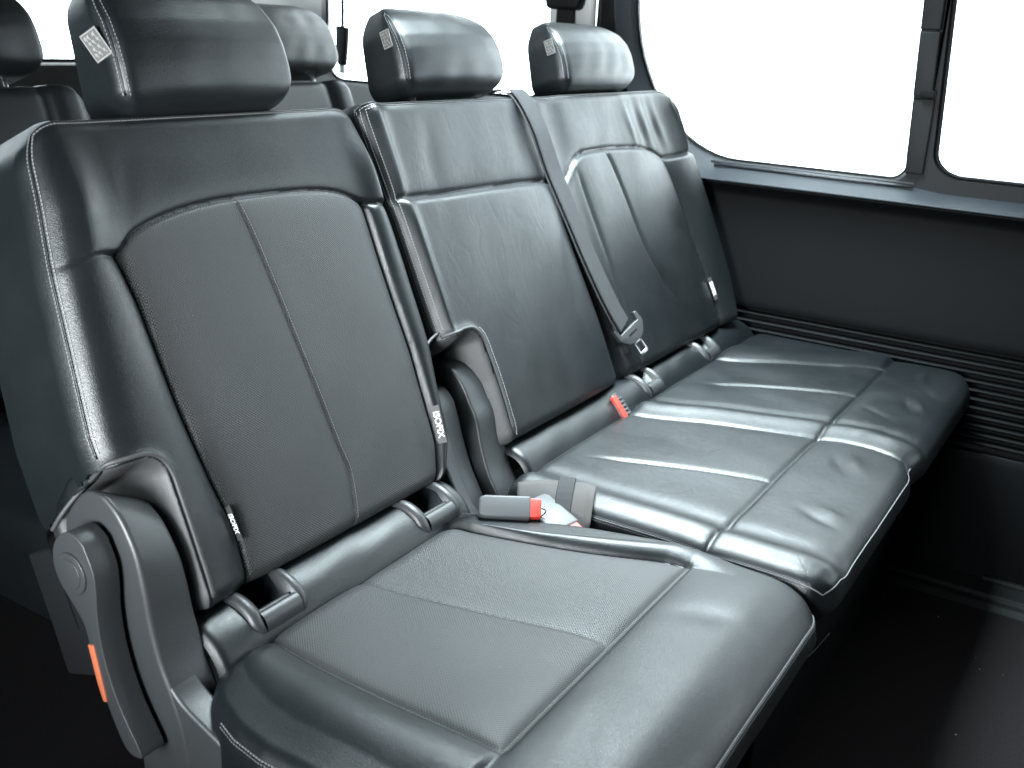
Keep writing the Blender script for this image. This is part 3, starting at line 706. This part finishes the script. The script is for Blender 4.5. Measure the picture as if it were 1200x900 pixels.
# --- near cushion
ZC = .455
crossN = lambda u: -.360+0*u
uL2 = curve_fv([(.047, -.05), (.047, -.2), (.046, -.36), (.046, -.5)])
uC2 = curve_fv([(.200, -.05), (.213, -.14), (.238, -.25), (.262, -.362), (.262, -.5)])
uR2 = curve_fv([(.398, -.06), (.432, -.16), (.462, -.26), (.486, -.362), (.486, -.5)])
def disp_nc(u, v):
    dF = v+.360; bk = sstep(dF, -.002, .010); dL, dC, dR = u-uL2(v), u-uC2(v), u-uR2(v)
    ins_u = (u > uL2(v)) & (u < uR2(v))
    z = -.0028*gro(dF, .0026)*sstep(u, .04, .05)*sstep(.492-u, 0, .006)
    z = z+bk*(-.0025*gro(dL, .0026)-.0035*gro(dR, .003)-.0016*gro(dC, .002)-np.where(dC > 0, .0022, 0)*np.exp(-np.maximum(dC, 0)/.03))
    z = z+bk*np.where(ins_u, .007*puf(dL, .018)*puf(dR, .018)*puf(dF, .018)*(.7+.3*puf(dC, .02)), 0)
    xR = np.clip((u-uR2(v))/.05, 0, 1); bks = sstep(dF, -.07, .03); z = z+bks*np.where(dR > 0, .014*np.sin(math.pi*np.clip(xR, 0, .8))**.9, 0)
    xL = np.clip((uL2(v)-u)/.09, 0, 1); z = z+bk*np.where(dL < 0, .006*np.sin(math.pi*np.clip(xL, 0, .8)), 0)
    z = z+np.where(dF < 0, .008*puf(dF, .03)*puf(.53-u, .03), 0)
    z = z+.0012*undul(u, v, 15, 3)
    z = z+wrinkle(u, v, .10, -.42, 20, .05, .012, -.0010)+wrinkle(u, v, .38, -.43, -70, .04, .02, -.002)
    return z
def warp_nc(u, v, n):
    f = sstep(-v, .43, .54); n = n-.030*f*f
    er = sstep(u, .36, .53); u = u-er*np.interp(-v, [.05, .09, .12, .20, .33, .42, .54], [.105, .100, .082, .045, .006, 0, .004])
    el = sstep(.10-u, 0, .16); u = u+el*np.interp(-v, [.04, .09, .13, .17, .54], [.055, .02, .006, 0, 0])
    # the outer edge dips a little
    n = n-.014*sstep(.03-u, 0, .10)
    v = v+.10*np.clip((-n-.05)/.11, 0, 1)**1.2*sstep(-v, .30, .50)
    return u, v, n+ZC
def snap_nc(U, V, du, dv):
    V = V.copy(); U = U.copy(); j = np.argmin(np.abs(V[0]+.36)); V[:, j] = -.36
    for jj in range(j, U.shape[1]):
        for f in (uL2, uC2, uR2):
            t = f(V[0, jj]); i = np.argmin(np.abs(U[:, jj]-t)); U[i, jj] = t
    return U, V
nc = Pillow(-.078, .541, -.530, -.045, .150, (.020, .034, .030), (.06, .055, .02, .03), .0026, disp_nc, warp_nc, CW, snap_nc)
cls = np.select([nc.side, nc.fv < -.36, nc.fu < uL2(nc.fv), nc.fu > uR2(nc.fv), nc.fu < uC2(nc.fv)], [0, 1, 2, 3, 4], 5)
cu = nc.split(cls, {0: ('seat_cushion', m_leather, {})}, near)[0]
nc.split(cls, {1: ('front_panel', m_leather, {}), 2: ('side_bolster', m_leather, {}), 3: ('side_bolster', m_leather, {}), 4: ('centre_panel', m_perf, {}), 5: ('centre_panel', m_perf, {})}, cu)
selc = lambda u, v: (v < -.10) & ((u < -.02) | (u > .48) | (v < -.49))
for ins, mm in ((-1, m_threadl), (-3, m_thread)):
    P, N_ = nc.ring(ins, selc); stitches('stitching', P, N_, mm, cu)
P, N_ = nc.ring(-2, selc); tube('piping', P[::2]+N_[::2]*.0002, .0013, m_leather, cu, n=6)
v_ = np.linspace(.05, .484, 120); P, N_ = nc.at(v_, -.3635+0*v_); stitches('stitching', P, N_, m_thread, cu, pitch=.0036, ln=.0026, r=.0004, lift=.0002)
box('seat_base', (.02, -.46, .02), (.44, .12, .325), m_blk, near, .01)
# inner side plate between near seat and hinge
prism('inner_side_plate', [(.10, .60), (.06, .60), (.035, .555), (.012, .50), (-.02, .44), (-.06, .40), (.14, .38)], 0, .470, .498, m_plas, near, .004, seg=3)

# --- paired seat: back
arcP = curve_fn([(.48, .391), (.51, .389), (.642, .386), (.834, .382), (.945, .378), (.985, .372), (1.010, .385), (1.036, .404), (1.060, .413), (1.092, .418), (1.197, .419), (1.324, .410), (1.384, .396), (1.411, .385), (1.450, .383), (1.60, .385)])
uDv = curve_fv([(.945, .54), (.956, .40), (.962, .31), (.975, .20), (.990, .10), (1.00, -.02)])
uA = curve_fv([(1.030, .410), (1.040, .35), (1.05, .25), (1.062, .1), (1.07, -.02)])
uB = curve_fv([(1.16, .43), (1.186, .31), (1.215, .202), (1.272, .09), (1.29, -.02)])
uE = curve_fv([(1.411, .39), (1.434, .282), (1.450, .166), (1.466, .047), (1.47, -.02)])
def disp_pb(u, v):
    a = arcP(u); da = (v-a)/np.sqrt(1+((arcP(u+.003)-arcP(u-.003))/.006)**2); lo = sstep(-da, -.004, .012); hi = 1-lo
    em = sstep(u, .496, .525)*sstep(1.59-u, 0, .03); dD = u-uDv(v); z = em*(1-.85*np.exp(-((u-1.012)/.035)**2))*(.006*puf(da, .014)-.0045*gro(da, .003))
    z = z-.022*gro(dD, .011)+.008*puf(dD, .03)
    right = dD > 0
    dA, dB, dE = u-uA(v), u-uB(v), u-uE(v); fadeB = sstep(v, .07, .15)
    z = z+lo*np.where(right, -.003*gro(dA, .005)*sstep(-da, 0, .05)-fadeB*.004*gro(dB, .0045)-.0045*gro(dE, .0035)+.007*puf(dE, .02), 0)
    z = z+lo*np.where(dE > 0, .020*np.sin(math.pi*np.clip((u-uE(v))/(1.59-uE(v)), 0, 1))**.8, 0)
    z = z+hi*.020*np.sin(math.pi*np.clip((1.592-u)/.12, 0, .5))**.8*np.exp(-(np.maximum(1.532-u, 0)/.05)**2)*(.3+.7*sstep(.53-v, 0, .06))
    z = z+lo*np.where((dB > 0) & (dE < 0), .006*np.sin(math.pi*np.clip((u-uB(v))/(uE(v)-uB(v)), 0, 1)), 0)
    z = z+lo*np.where(~right, .012*np.sin(math.pi*np.clip((u-.50)/(uDv(v)-.50), 0, 1))**.6+.010*np.exp(-((u-.522)/.016)**2), 0)
    z = z+hi*(1-right)*.010*np.exp(-((u-.522)/.016)**2)
    z = z+.0013*undul(u, v, 13, 5)
    for cu_, s in ((1.30, 1), (1.345, -1), (1.37, 1), (1.41, -1), (1.435, 1)):
        z = z+wrinkle(u, v, cu_, .450, 103, .045, .011, s*.0028)
    z = z+wrinkle(u, v, .62, .44, 80, .05, .02, -.002)+wrinkle(u, v, .87, .46, 85, .05, .02, -.0018)
    z = z+wrinkle(u, v, .67, .13, 75, .08, .03, -.0022)+wrinkle(u, v, .90, .20, 80, .10, .02, -.0016)
    return z
def warp_pb(u, v, n):
    er = sstep(u, 1.50, 1.592); u = u-er*np.interp(v, [0, .05, .105, .285, .40, .53], [.055, .035, .024, .032, .050, .095])
    u = u+sstep(.56-u, 0, .06)*np.interp(v, [0, .19, .30, .39, .54], [.018, .018, .012, .006, -.006])
    dp = sd_pair(u, v); t = sstep(-dp, 0, .055); n = np.where((dp < 0) & (n > -.112), n*(1-t)-.112*t, n)+.005*np.exp(-(dp/.008)**2)
    return u, v, n
def sd_pair(u, v): return sd_corner(u, v, .600-(v-.1)*.10*(v > .1), .186+np.minimum(u-.59, 0)*.06, .026)
def snap_pb(U, V, du, dv):
    V = V.copy(); U = U.copy()
    for i in range(U.shape[0]):
        a = arcP(U[i, 0]); j = np.argmin(np.abs(V[i]-a)); V[i, j] = a
    for j in range(U.shape[1]):
        for f in (uDv, uA, uB, uE):
            t = f(V[:, j].mean())
            if f is uDv or V[:, j].mean() < arcP(t)+.002:
                i = np.argmin(np.abs(U[:, j]-t)); U[i, j] = f(V[i, j])
    return U, V
pb = Pillow(.494, 1.592, -.004, .532, .120, (.016, .022, .022), (.01, .02, .13, .03), .0034, disp_pb, warp_pb, BW, snap_pb)
a = arcP(pb.fu); up_ = pb.fv > a; rg = pb.fu > uDv(pb.fv)
LF = pb.loc[pb.F].mean(1); pock = sd_pair(LF[:, 0], LF[:, 1]) < -.001
cls = np.select([pock, pb.side, up_ & ~rg, up_ & rg, ~rg, pb.fu < uA(pb.fv), pb.fu > uE(pb.fv), pb.fu < uB(pb.fv)], [9, 0, 1, 2, 3, 4, 5, 6], 7)
bk2 = pb.split(cls, {0: ('backrest', m_worn, {})}, pair)[0]
pb.split(cls, {1: ('upper_panel', m_worn, {}), 2: ('upper_panel', m_worn, {'label': 'wrinkled shoulder panel nearest the window'}), 3: ('centre_panel', m_worn, {'label': 'broad plain panel of the middle place'}), 4: ('side_bolster', m_worn, {}), 5: ('side_bolster', m_worn, {}),
               6: ('centre_panel', m_worn, {}), 7: ('centre_panel', m_worn, {}), 9: ('hinge_pocket', m_vinyl, {})}, bk2)
pb.cap('backrest_shell', m_blk, bk2)
selP = lambda u, v: ((u < .53) & (v > .19)) | (v > .505)
for ins, mm in ((2, m_threadl), (-1, m_thread)):
    P, N_ = pb.ring(ins, selP); stitches('stitching', P, N_, mm, bk2)
P, N_ = pb.ring(0, selP); tube('piping', P[::2]+N_[::2]*.0003, .0016, m_leather, bk2, n=6)
P, N_ = pb.ring(4, lambda u, v: (u < .53) & (v > .19)); stitches('stitching', P, N_, m_threadl, bk2)
Pr, Nr = rim_curve(pb, sd_pair, .495, .63, .0, .20)
tube('pocket_piping', cat_rom(Pr[::3], 4), .0024, m_vinyl, bk2, n=8)
P = Pr[len(Pr)//3:]+X1*.006+BU*.002; stitches('stitching', P, np.tile(BN, (len(P), 1)), m_threadl, bk2, lift=.0012)
# the near seat's half of the hinge hood
hood = cat_rom([bw(.520, .192, .010), bw(.500, .187, .010), bw(.484, .178, .010), bw(.478, .160, .008), bw(.476, .13, .006), bw(.482, .10, .004)], 6)
tube('pocket_piping', hood, .0024, m_vinyl, backrest, n=8)

# hinge covers
hA = [(.078, .618), (.058, .612), (.037, .592), (.022, .566), (.010, .545), (-.001, .505), (-.016, .465), (-.040, .42), (-.04, .36), (.12, .36), (.12, .58), (.105, .61)]
prism('hinge_cover', hA, 0, .545, .604, m_plas, pair, .008, seg=4, smooth_pts=4)
hB = [(.080, .590), (.063, .586), (.046, .570), (.036, .545), (.026, .515), (.010, .475), (-.014, .432), (-.030, .40), (-.03, .36), (.10, .36), (.11, .56)]
prism('hinge_cover', hB, 0, .500, .538, m_plas, pair, .005, seg=4, smooth_pts=4)

# --- paired cushion
uM = curve_fv([(.932, -.03), (.932, -.086), (.972, -.173), (1.000, -.256), (1.036, -.361), (1.044, -.434), (1.036, -.48), (1.030, -.53)])
uS = curve_fv([(.686, -.03), (.692, -.082), (.725, -.16), (.765, -.26), (.798, -.36)])
uT = curve_fv([(1.150, -.03), (1.162, -.105), (1.21, -.18), (1.255, -.27), (1.299, -.362)])
uQ = curve_fv([(1.33, -.03), (1.343, -.097), (1.41, -.20), (1.46, -.28), (1.505, -.36), (1.53, -.5)])
def disp_pc(u, v):
    dF = v+.362; bk = sstep(dF, -.002, .012); dM, dS, dT, dQ = u-uM(v), u-uS(v), u-uT(v), u-uQ(v)
    z = -.0030*gro(dF, .0032)*np.where(u < uQ(v), 1, 0)+.004*puf(dF, .02)
    z = z-.004*gro(dM, .003)+.006*puf(dM, .02)
    fs = sstep(-v, .09, .16)
    z = z+bk*(-.0042*gro(dS, .005)*fs-.0042*gro(dT, .005)*sstep(-v, .10, .15)-.0045*gro(dQ, .004))
    # raised shoulder between the divider and the right place
    z = z+.006*np.exp(-((dM-.05)/.022)**2)-.003*np.exp(-((dM-.085)/.015)**2)
    z = z+bk*np.where(dQ > 0, .009*np.sin(math.pi*np.clip(dQ/.14, 0, 1)), 0)
    xl = u-.54; z = z+.007*np.exp(-((xl-.035)/.02)**2)-.004*np.exp(-((xl-.075)/.018)**2)
    z = z+.0016*undul(u, v, 12, 7)
    for cu_, cv_, an, ln, w, h in ((1.492, -.440, 8, .030, .011, .0075), (1.40, -.47, 30, .03, .012, -.004), (1.312, -.472, 20, .028, .010, .006), (1.30, -.452, 20, .028, .010, -.006),
                                   (.95, -.445, 25, .03, .014, .005), (.93, -.425, 25, .03, .012, -.004), (.71, -.455, 60, .028, .012, -.006), (.735, -.47, 60, .02, .012, .004),
                                   (1.12, -.43, -20, .04, .012, .003), (1.22, -.41, 50, .03, .012, -.0025)):
        z = z+wrinkle(u, v, cu_, cv_, an, ln*1.25, w*.9, h*.5)
    return z
def warp_pc(u, v, n):
    f = sstep(-v, .455, .535); bulge = .012*np.sin(math.pi*np.clip((u-.54)/(1.06), 0, 1))
    n = n-.010*f*f
    # the middle and window cushions each end in a soft rounded front
    notch = np.exp(-((u-1.035)/.035)**2)*sstep(-v, .48, .53)
    v = v+.012*notch+.10*np.clip((-n-.035)/.11, 0, 1)**1.2*sstep(-v, .30, .50)
    return u, v, n+ZC
def snap_pc(U, V, du, dv):
    V = V.copy(); U = U.copy(); j = np.argmin(np.abs(V[0]+.362)); V[:, j] = -.362
    for jj in range(U.shape[1]):
        for f in (uM,)+((uS, uT, uQ) if jj >= j else ()):
            t = f(V[0, jj]); i = np.argmin(np.abs(U[:, jj]-t)); U[i, jj] = t
    return U, V
pc = Pillow(.532, 1.608, -.532, -.045, .140, (.022, .028, .028), (.045, .085, .05, .02), .0032, disp_pc, warp_pc, CW, snap_pc)
cls = np.select([pc.side, (pc.fv < -.362) & (pc.fu < uM(pc.fv)), (pc.fv < -.362) & (pc.fu < uQ(pc.fv)), pc.fu > uQ(pc.fv), pc.fu < uS(pc.fv), pc.fu < uM(pc.fv), pc.fu < uT(pc.fv)], [0, 1, 2, 3, 4, 5, 6], 7)
cu2 = pc.split(cls, {0: ('seat_cushion', m_worn, {})}, pair)[0]
pc.split(cls, {1: ('front_panel', m_worn, {}), 2: ('front_panel', m_worn, {'label': 'creased front panel by the window wall'}), 3: ('side_bolster', m_worn, {})}, cu2)
pc.split(cls, {k: ('centre_panel', m_worn, {}) for k in (4, 5, 6, 7)}, cu2)
selq = lambda u, v: ((u < .56) & (v < -.19)) | ((v < -.49) & (u < 1.05))
for ins in (-1, -3):
    P, N_ = pc.ring(ins, lambda u, v: (u < .545) & (v < -.19) & (v > -.49)); stitches('stitching', P, N_, m_thread, cu2)
P, N_ = pc.ring(-2, selq); tube('piping', P[::2]-N_[::2]*.0002, .0012, m_thread, cu2, n=6)
v_ = np.linspace(-.07, -.52, 160); P, N_ = pc.at(uM(v_), v_); tube('piping', P+N_*.0008, .0016, m_leather, cu2, n=6)
box('seat_base', (.62, -.44, .02), (1.50, .12, .335), m_blk, pair, .01)
# trim valance under the front edge with a thin pale beading
val = [(.60, -.445, .30), (.64, -.452, .262), (.70, -.455, .235), (.80, -.455, .19), (.92, -.455, .165), (1.05, -.455, .155), (1.4, -.45, .15)]
VC = cat_rom(val, 8); top = VC.copy(); top[:, 2] = .335
n = len(VC); mesh_obj('front_valance', np.vstack([VC, top]), [[i, i+1, n+i+1, n+i] for i in range(n-1)], m_blk, pair)
tube('valance_beading', VC[10:34], .0011, m_thread, pair, n=6)
join_boxes('metal_clip', [(np.array([.640, -.462, .258]), (np.array([.010, 0, -.003]), np.array([0, .002, 0]), np.array([0, 0, .002])))], m_steel, pair, smooth=False)
# print label tags sewn in the seams
def text(name, s, size, m, parent, M3, loc, ext=.0002):
    c = bpy.data.curves.new(name, 'FONT'); c.body = s; c.size = size; c.extrude = ext; c.align_x = 'CENTER'; c.align_y = 'CENTER'; c.resolution_u = 3; c.offset = size*.02
    t = bpy.data.objects.new('tmp', c); COL.objects.link(t); bpy.context.view_layer.update()
    me = bpy.data.meshes.new_from_object(t.evaluated_get(bpy.context.evaluated_depsgraph_get())); bpy.data.objects.remove(t)
    A = Matrix(((M3[0][0], M3[1][0], M3[2][0], loc[0]), (M3[0][1], M3[1][1], M3[2][1], loc[1]), (M3[0][2], M3[1][2], M3[2][2], loc[2]), (0, 0, 0, 1)))
    me.transform(Matrix.Translation(-wloc(parent))@A); me.materials.clear(); me.materials.append(m); me.name = name
    o = bpy.data.objects.new(name, me); COL.objects.link(o); o.parent = parent; return o
def seam_tag(pl, fu, va, vb, off, w, parent, size, tilt, txt='ISOFIX', lift=.009):
    vv = np.linspace(va, vb, 6); P, N_ = pl.at(fu(vv)+off, vv)
    dn = P[-1]-P[0]; ln = np.linalg.norm(dn); dn /= ln; n_ = N_.mean(0); n_ /= np.linalg.norm(n_)
    # the tag stands away from the seam: tilt its plane towards the camera
    wd = np.cross(n_, dn); wd /= np.linalg.norm(wd)
    if wd[0] < 0: wd = -wd
    wd = wd*math.cos(R(tilt))+n_*math.sin(R(tilt)); n2 = np.cross(dn, wd); n2 = n2 if n2@n_ > 0 else -n2
    c = P.mean(0)+n_*lift
    tg = join_boxes('anchor_tag', [(c+wd*w*.5, (dn*ln/2, wd*w/2, n2*.0005))], m_blk if False else m_vinyl, parent, smooth=False)
    xax = dn; yax = np.cross(n2, xax)
    text('tag_lettering', txt, size, m_label, tg, (xax, yax, n2), c+wd*w*.5+n2*.0008)
seam_tag(nb, uRn, .100, .048, .005, .012, backrest, .0125, 12, lift=.020)
seam_tag(nb, uLn, .092, .052, .002, .006, backrest, .008, 35)
seam_tag(pb, uE, .110, .060, .000, .009, bk2, .0105, 25)

# ------------------------------------------------------------------ seat belt over the paired back
belt = thing('seat_belt', tuple(BW(np.array([.98]), np.array([.3]), np.array([.02]))[0]), 'grey seat belt hanging down the back between middle and window places', 'seat belt')
cl = cat_rom([(.905, .555, -.10), (.912, .553, -.05), (.918, .546, -.012), (.921, .530, .014), (.930, .47, .026), (.946, .39, .022), (.962, .31, .024), (.981, .22, .026), (1.004, .14, .028), (1.022, .094, .030)], 8)
P = BW(cl[:, 0], cl[:, 1], cl[:, 2]); T = np.gradient(P, axis=0); T /= np.linalg.norm(T, axis=1)[:, None]
Wd = np.array([X1-t*(X1@t) for t in T]); Wd /= np.linalg.norm(Wd, axis=1)[:, None]; Nm = np.cross(T, Wd); Nm *= np.sign((Nm@BN))[:, None]+(np.abs(Nm@BN) < 1e-6)[:, None]
Nm = np.array([nn if (nn@BN > 0 or nn@BU > 0) else -nn for nn in np.cross(T, Wd)])
ribbon('webbing', P, Wd, Nm, .046, .0016, m_web, belt)
ribbon('webbing', P[16:]-Nm[16:]*.005-Wd[16:]*.004, Wd[16:], Nm[16:], .046, .0016, m_web, belt)
# tongue: local frame, x across, y down along the belt, z out
tc_ = BW(np.array([1.030]), np.array([.078]), np.array([.034]))[0]; az = BN*.8+np.array([-.88, -.38, .28])*.55; az /= np.linalg.norm(az); ay = T[-1]-az*(T[-1]@az); ay /= np.linalg.norm(ay); ax = np.cross(ay, az)
def lf(o, c, ax, ay, az, parent):
    A = Matrix(((ax[0], ay[0], az[0], c[0]), (ax[1], ay[1], az[1], c[1]), (ax[2], ay[2], az[2], c[2]), (0, 0, 0, 1)))
    o.data.transform(Matrix.Translation(-wloc(parent))@A); o.parent = parent; return o
tg = lf(prism('tongue', [(-.033, -.024), (-.026, -.026), (-.025, -.010), (.025, -.010), (.026, -.026), (.033, -.024), (.034, -.002), (.022, .014), (.012, .020), (-.012, .020), (-.022, .014), (-.034, -.002)], 2, -.005, .006, m_plas, None, .002), tc_, ax, ay, az, belt)
lf(prism('tongue_slot', [(-.011, -.001), (.011, -.001), (.011, .003), (-.011, .003)], 2, .0055, .0067, m_blk, None, .0005), tc_, ax, ay, az, tg)
for x in (-.0105, .0065):
    lf(prism('steel_blade', [(x, .018), (x+.004, .018), (x+.004, .046), (x, .046)], 2, -.0012, .0012, m_steel, None, .0004), tc_, ax, ay, az, tg)
lf(prism('steel_blade', [(-.0105, .042), (.0105, .042), (.0085, .048), (-.0085, .048)], 2, -.0014, .0014, m_steel, None, .0004), tc_, ax, ay, az, tg)
lf(prism('steel_blade', [(-.0105, .016), (.0105, .016), (.0105, .023), (-.0105, .023)], 2, -.0014, .0014, m_steel, None, .0004), tc_, ax, ay, az, tg)

# strap on the pillar behind the window-side headrest
pb2 = thing('pillar_seat_belt', (1.56, .48, 1.10), 'black belt strap hanging down the pale pillar behind the window-side headrest', 'seat belt')
P = np.array([(1.562, .480, z) for z in np.linspace(1.45, .95, 8)]); ribbon('webbing', P, np.tile([0, 1., 0], (8, 1)), np.tile([-1., 0, 0], (8, 1)), .048, .002, m_blk, pb2)
prism('belt_guide', [(.440, 1.135), (.520, 1.135), (.528, 1.16), (.522, 1.21), (.438, 1.21), (.432, 1.16)], 0, 1.540, 1.574, m_rub, pb2, .008)

# ------------------------------------------------------------------ buckles
def buckle(name, c, ax, ay, L_, Wd_, H_, label, m=m_plasl, group='belt buckles'):
    """ax: along the buckle towards the red button, ay: across, az up"""
    ax = np.array(ax, float); ax /= np.linalg.norm(ax); ay = np.array(ay, float); ay = ay-ax*(ax@ay); ay /= np.linalg.norm(ay); az = np.cross(ax, ay)
    t = thing(name, tuple(c), label, 'belt buckle', group)
    def A(o, par=t): return lf(o, c, ax, ay, az, par)
    b = A(prism('body', [(-L_/2, -Wd_*.38), (-L_/2+.008, -Wd_*.48), (L_/2, -Wd_/2), (L_/2, Wd_/2), (-L_/2+.008, Wd_*.48), (-L_/2, Wd_*.38)], 2, -H_/2, H_/2, m, None, .0035, seg=3))
    A(prism('release_button', [(L_/2-.002, -Wd_*.42), (L_/2+.014, -Wd_*.40), (L_/2+.014, Wd_*.40), (L_/2-.002, Wd_*.42)], 2, -H_*.12, H_*.42, m_red, None, .0015), b)
    A(prism('mouth', [(L_/2-.003, -Wd_*.40), (L_/2+.009, -Wd_*.38), (L_/2+.009, Wd_*.38), (L_/2-.003, Wd_*.40)], 2, -H_*.42, -H_*.16, m_blk, None, .001), b)
    A(prism('steel_blade', [(L_/2+.004, -Wd_*.22), (L_/2+.0115, -Wd_*.22), (L_/2+.0115, Wd_*.22), (L_/2+.004, Wd_*.22)], 2, -H_*.36, -H_*.22, m_steel, None, .0005), b)
    return t
buckle('belt_buckle', (.446, -.106, .474), (.54, -.84, .0), (.58, .37, .72), .070, .032, .024, 'grey buckle lying level by the near cushion, whole red button showing')
b2 = buckle('belt_buckle', (.499, -.147, .454), (-.30, -.90, -.22), (.90, -.30, .15), .072, .046, .020, 'pale grey buckle tipped downwards beside the felt flap, red tip just showing')
P = cat_rom([(.470, -.128, .466), (.476, -.140, .474), (.482, -.150, .470), (.478, -.143, .460), (.473, -.134, .456)], 5)
tube('wire_clip', P, .0010, m_steel, b2, n=6)
# anchor strap of the lying buckle
ribbon('webbing', [(.40, -.06, .40), (.405, -.065, .44), (.418, -.068, .466)], [(.52, -.85, 0)]*3, [(-.8, -.5, .2)]*3, .022, .002, m_web, bpy.data.objects['belt_buckle'])
# buckle sunk in the skirt of the paired seat
t3 = thing('belt_buckle', (.925, -.035, .47), 'buckle with long red button sunk in the leather roll below the middle back', 'belt buckle', 'belt buckles')
cx = np.array([.922, -.046, .4675]); ax = X1; ay = np.array([0, -.65, -.76]); az = np.array([0, -.76, .65])
oval = [(.019*math.copysign(abs(math.cos(a))**.7, math.cos(a)), .030*math.copysign(abs(math.sin(a))**.7, math.sin(a))) for a in np.linspace(0, 2*math.pi, 26, endpoint=False)]
ov = lf(prism('bezel', oval, 2, -.016, .0040, m_plas, None, .002), cx, ax, ay, az, t3)
lf(prism('release_button', [(-.018, -.026), (-.005, -.026), (-.005, .026), (-.018, .026)], 2, .000, .0085, m_red, None, .002), cx, ax, ay, az, t3)
for k in range(6):
    lf(prism('grip_rib', [(-.003, -.019+.0075*k), (.011, -.019+.0075*k), (.011, -.016+.0075*k), (-.003, -.016+.0075*k)], 2, .004, .0062, m_plasl, None, .0005), cx, ax, ay, az, ov)
# felt flap with a strap loop at the low left corner of the middle place
fl_ = thing('felt_flap', (.55, -.13, .45), 'grey felt flap with a strap loop in the corner between the near and middle cushions', 'fabric flap')
rows = []
A_ = cat_rom([(.538, -.070, .470), (.548, -.098, .478), (.562, -.132, .4815), (.574, -.158, .482), (.580, -.176, .480)], 6)
B_ = cat_rom([(.470, -.110, .40), (.474, -.140, .41), (.484, -.165, .42), (.500, -.190, .43), (.512, -.203, .445)], 6)
n = len(A_); V = []; F = []
for i in range(n):
    for t in np.linspace(0, 1, 9):
        p = A_[i]*(1-t)+B_[i]*t+np.array([0, 0, .016*math.sin(math.pi*t)+.0022*math.sin(i*.9)*t]); V.append(p)
for i in range(n-1):
    for j in range(8): F.append([i*9+j, i*9+j+1, (i+1)*9+j+1, (i+1)*9+j])
V = np.array(V); o = mesh_obj('felt_sheet', V, F, m_felt, fl_); so = o.modifiers.new('thick', 'SOLIDIFY'); so.thickness = .003
i0 = 13; L_ = V.reshape(n, 9, 3)
P = L_[i0]+np.array([0, 0, .0045]); Wd = np.tile((A_[i0+1]-A_[i0-1])/np.linalg.norm(A_[i0+1]-A_[i0-1]), (9, 1)); ribbon('strap_loop', P, Wd, np.tile([-.5, -.3, .8], (9, 1)), .024, .004, m_web, fl_)

# ------------------------------------------------------------------ rear row
def RW(u, v, n): return BW(u, v, n)+np.array([0, .80, -.028])
def rear_seat(u0, u1, label, h0, h1):
    t = thing('passenger_seat', ((u0+u1)/2, .9, 0), label, 'seat', 'seats of the rear row')
    def disp(u, v):
        x = np.abs(u-(u0+u1)/2)/((u1-u0)/2)
        return .012*sstep(x, .6, .8)*sstep(1-x, 0, .15)-.006*gro(x-.66, .03)+.008*puf(v-.40, .03)+.001*undul(u, v, 14, 2)
    p = Pillow(u0, u1, .0, .53, .12, (.03, .03, .03), (.02, .02, .07, .07), .007, disp, idwarp, RW)
    b = p.split(np.where(p.side, 0, 1), {0: ('backrest', m_leather, {}), 1: ('front_cover', m_leather, {})}, t)[0]
    P, N_ = p.ring(0, lambda u, v: v > .3); tube('piping', P[::2], .0022, m_leather, b, n=6)
    headrest(t, h0, h1, .540, .712, tagside=False, world=RW, cell=.007)
    q = Pillow(u0-.01, u1+.01, -.50, 0, .14, (.04, .04, .04), (.06, .06, .03, .03), .01, lambda u, v: .006*np.sin((u-u0)*12), idwarp, lambda u, v, n: np.stack([u, v+.78, n+.43], -1))
    q.split(np.zeros(len(q.F), int), {0: ('seat_cushion', m_leather, {})}, t)
    return t
rear_seat(.10, .655, 'leather seat in the rear row at the far left, mostly hidden by the near seat', .20, .585)
rear_seat(.86, 1.42, 'leather seat in the rear row seen between the near and middle headrests', 1.00, 1.385)
bl = thing('belt_tongue', (1.50, 1.09, 1.02), 'small black belt tongue hanging before the rear side window beside a rear headrest', 'belt tongue')
prism('tongue', [(1.075, 1.068), (1.112, 1.072), (1.112, 1.02), (1.105, .975), (1.083, .975), (1.078, 1.02)], 0, 1.49, 1.505, m_blk, bl, .004)
prism('steel_blade', [(1.086, .976), (1.102, .976), (1.102, .955), (1.086, .955)], 0, 1.495, 1.499, m_steel, bl, 0)
ribbon('webbing', [(1.498, 1.094, z) for z in (1.40, 1.2, 1.065)], [(0, 1., 0)]*3, [(-1., 0, 0)]*3, .010, .002, m_blk, bl)

# crumbs on the carpet
it = []
for k in range(16):
    x, y = rng.uniform(.55, 1.5), rng.uniform(-.95, -.48); s_ = rng.uniform(.0005, .0014)
    a = rng.uniform(0, 3); it.append((np.array([x, y, s_]), (np.array([math.cos(a), math.sin(a), .2])*s_, np.array([-math.sin(a), math.cos(a), 0])*s_*.7, np.array([0, 0, 1.])*s_*.6)))
o = join_boxes('carpet_crumbs', it, m_crumb, None, smooth=False, kind='stuff'); o['label'] = 'pale crumbs scattered over the black carpet'; o['category'] = 'crumbs'
# flecks of dust on the near seat's leather
it = []
for uu, vv, ss_ in ((.11, .30, .0008), (.30, .47, .0009), (.02, .12, .0008), (.41, .30, .0006)):
    p, n_ = nb.at(uu, vv); it.append((p[0]+n_[0]*.0004, (X1*ss_*.4, BU*ss_*.3, BN*.0002)))
for uu, vv in ((.30, -.20), (.34, -.13), (.15, -.29), (.40, -.24), (.22, -.44)):
    p, n_ = nc.at(uu, vv); it.append((p[0]+n_[0]*.0004, (X1*.0003, np.array([0, .0003, 0]), np.array([0, 0, .0003]))))
o = join_boxes('dust_flecks', it, m_crumb, None, smooth=False, kind='stuff'); o['label'] = 'tiny pale dust flecks on the near seat leather'; o['category'] = 'dust'
for o in bpy.data.objects:
    if o.type == 'MESH' and o.parent is None and 'kind' not in o: o['kind'] = 'structure'
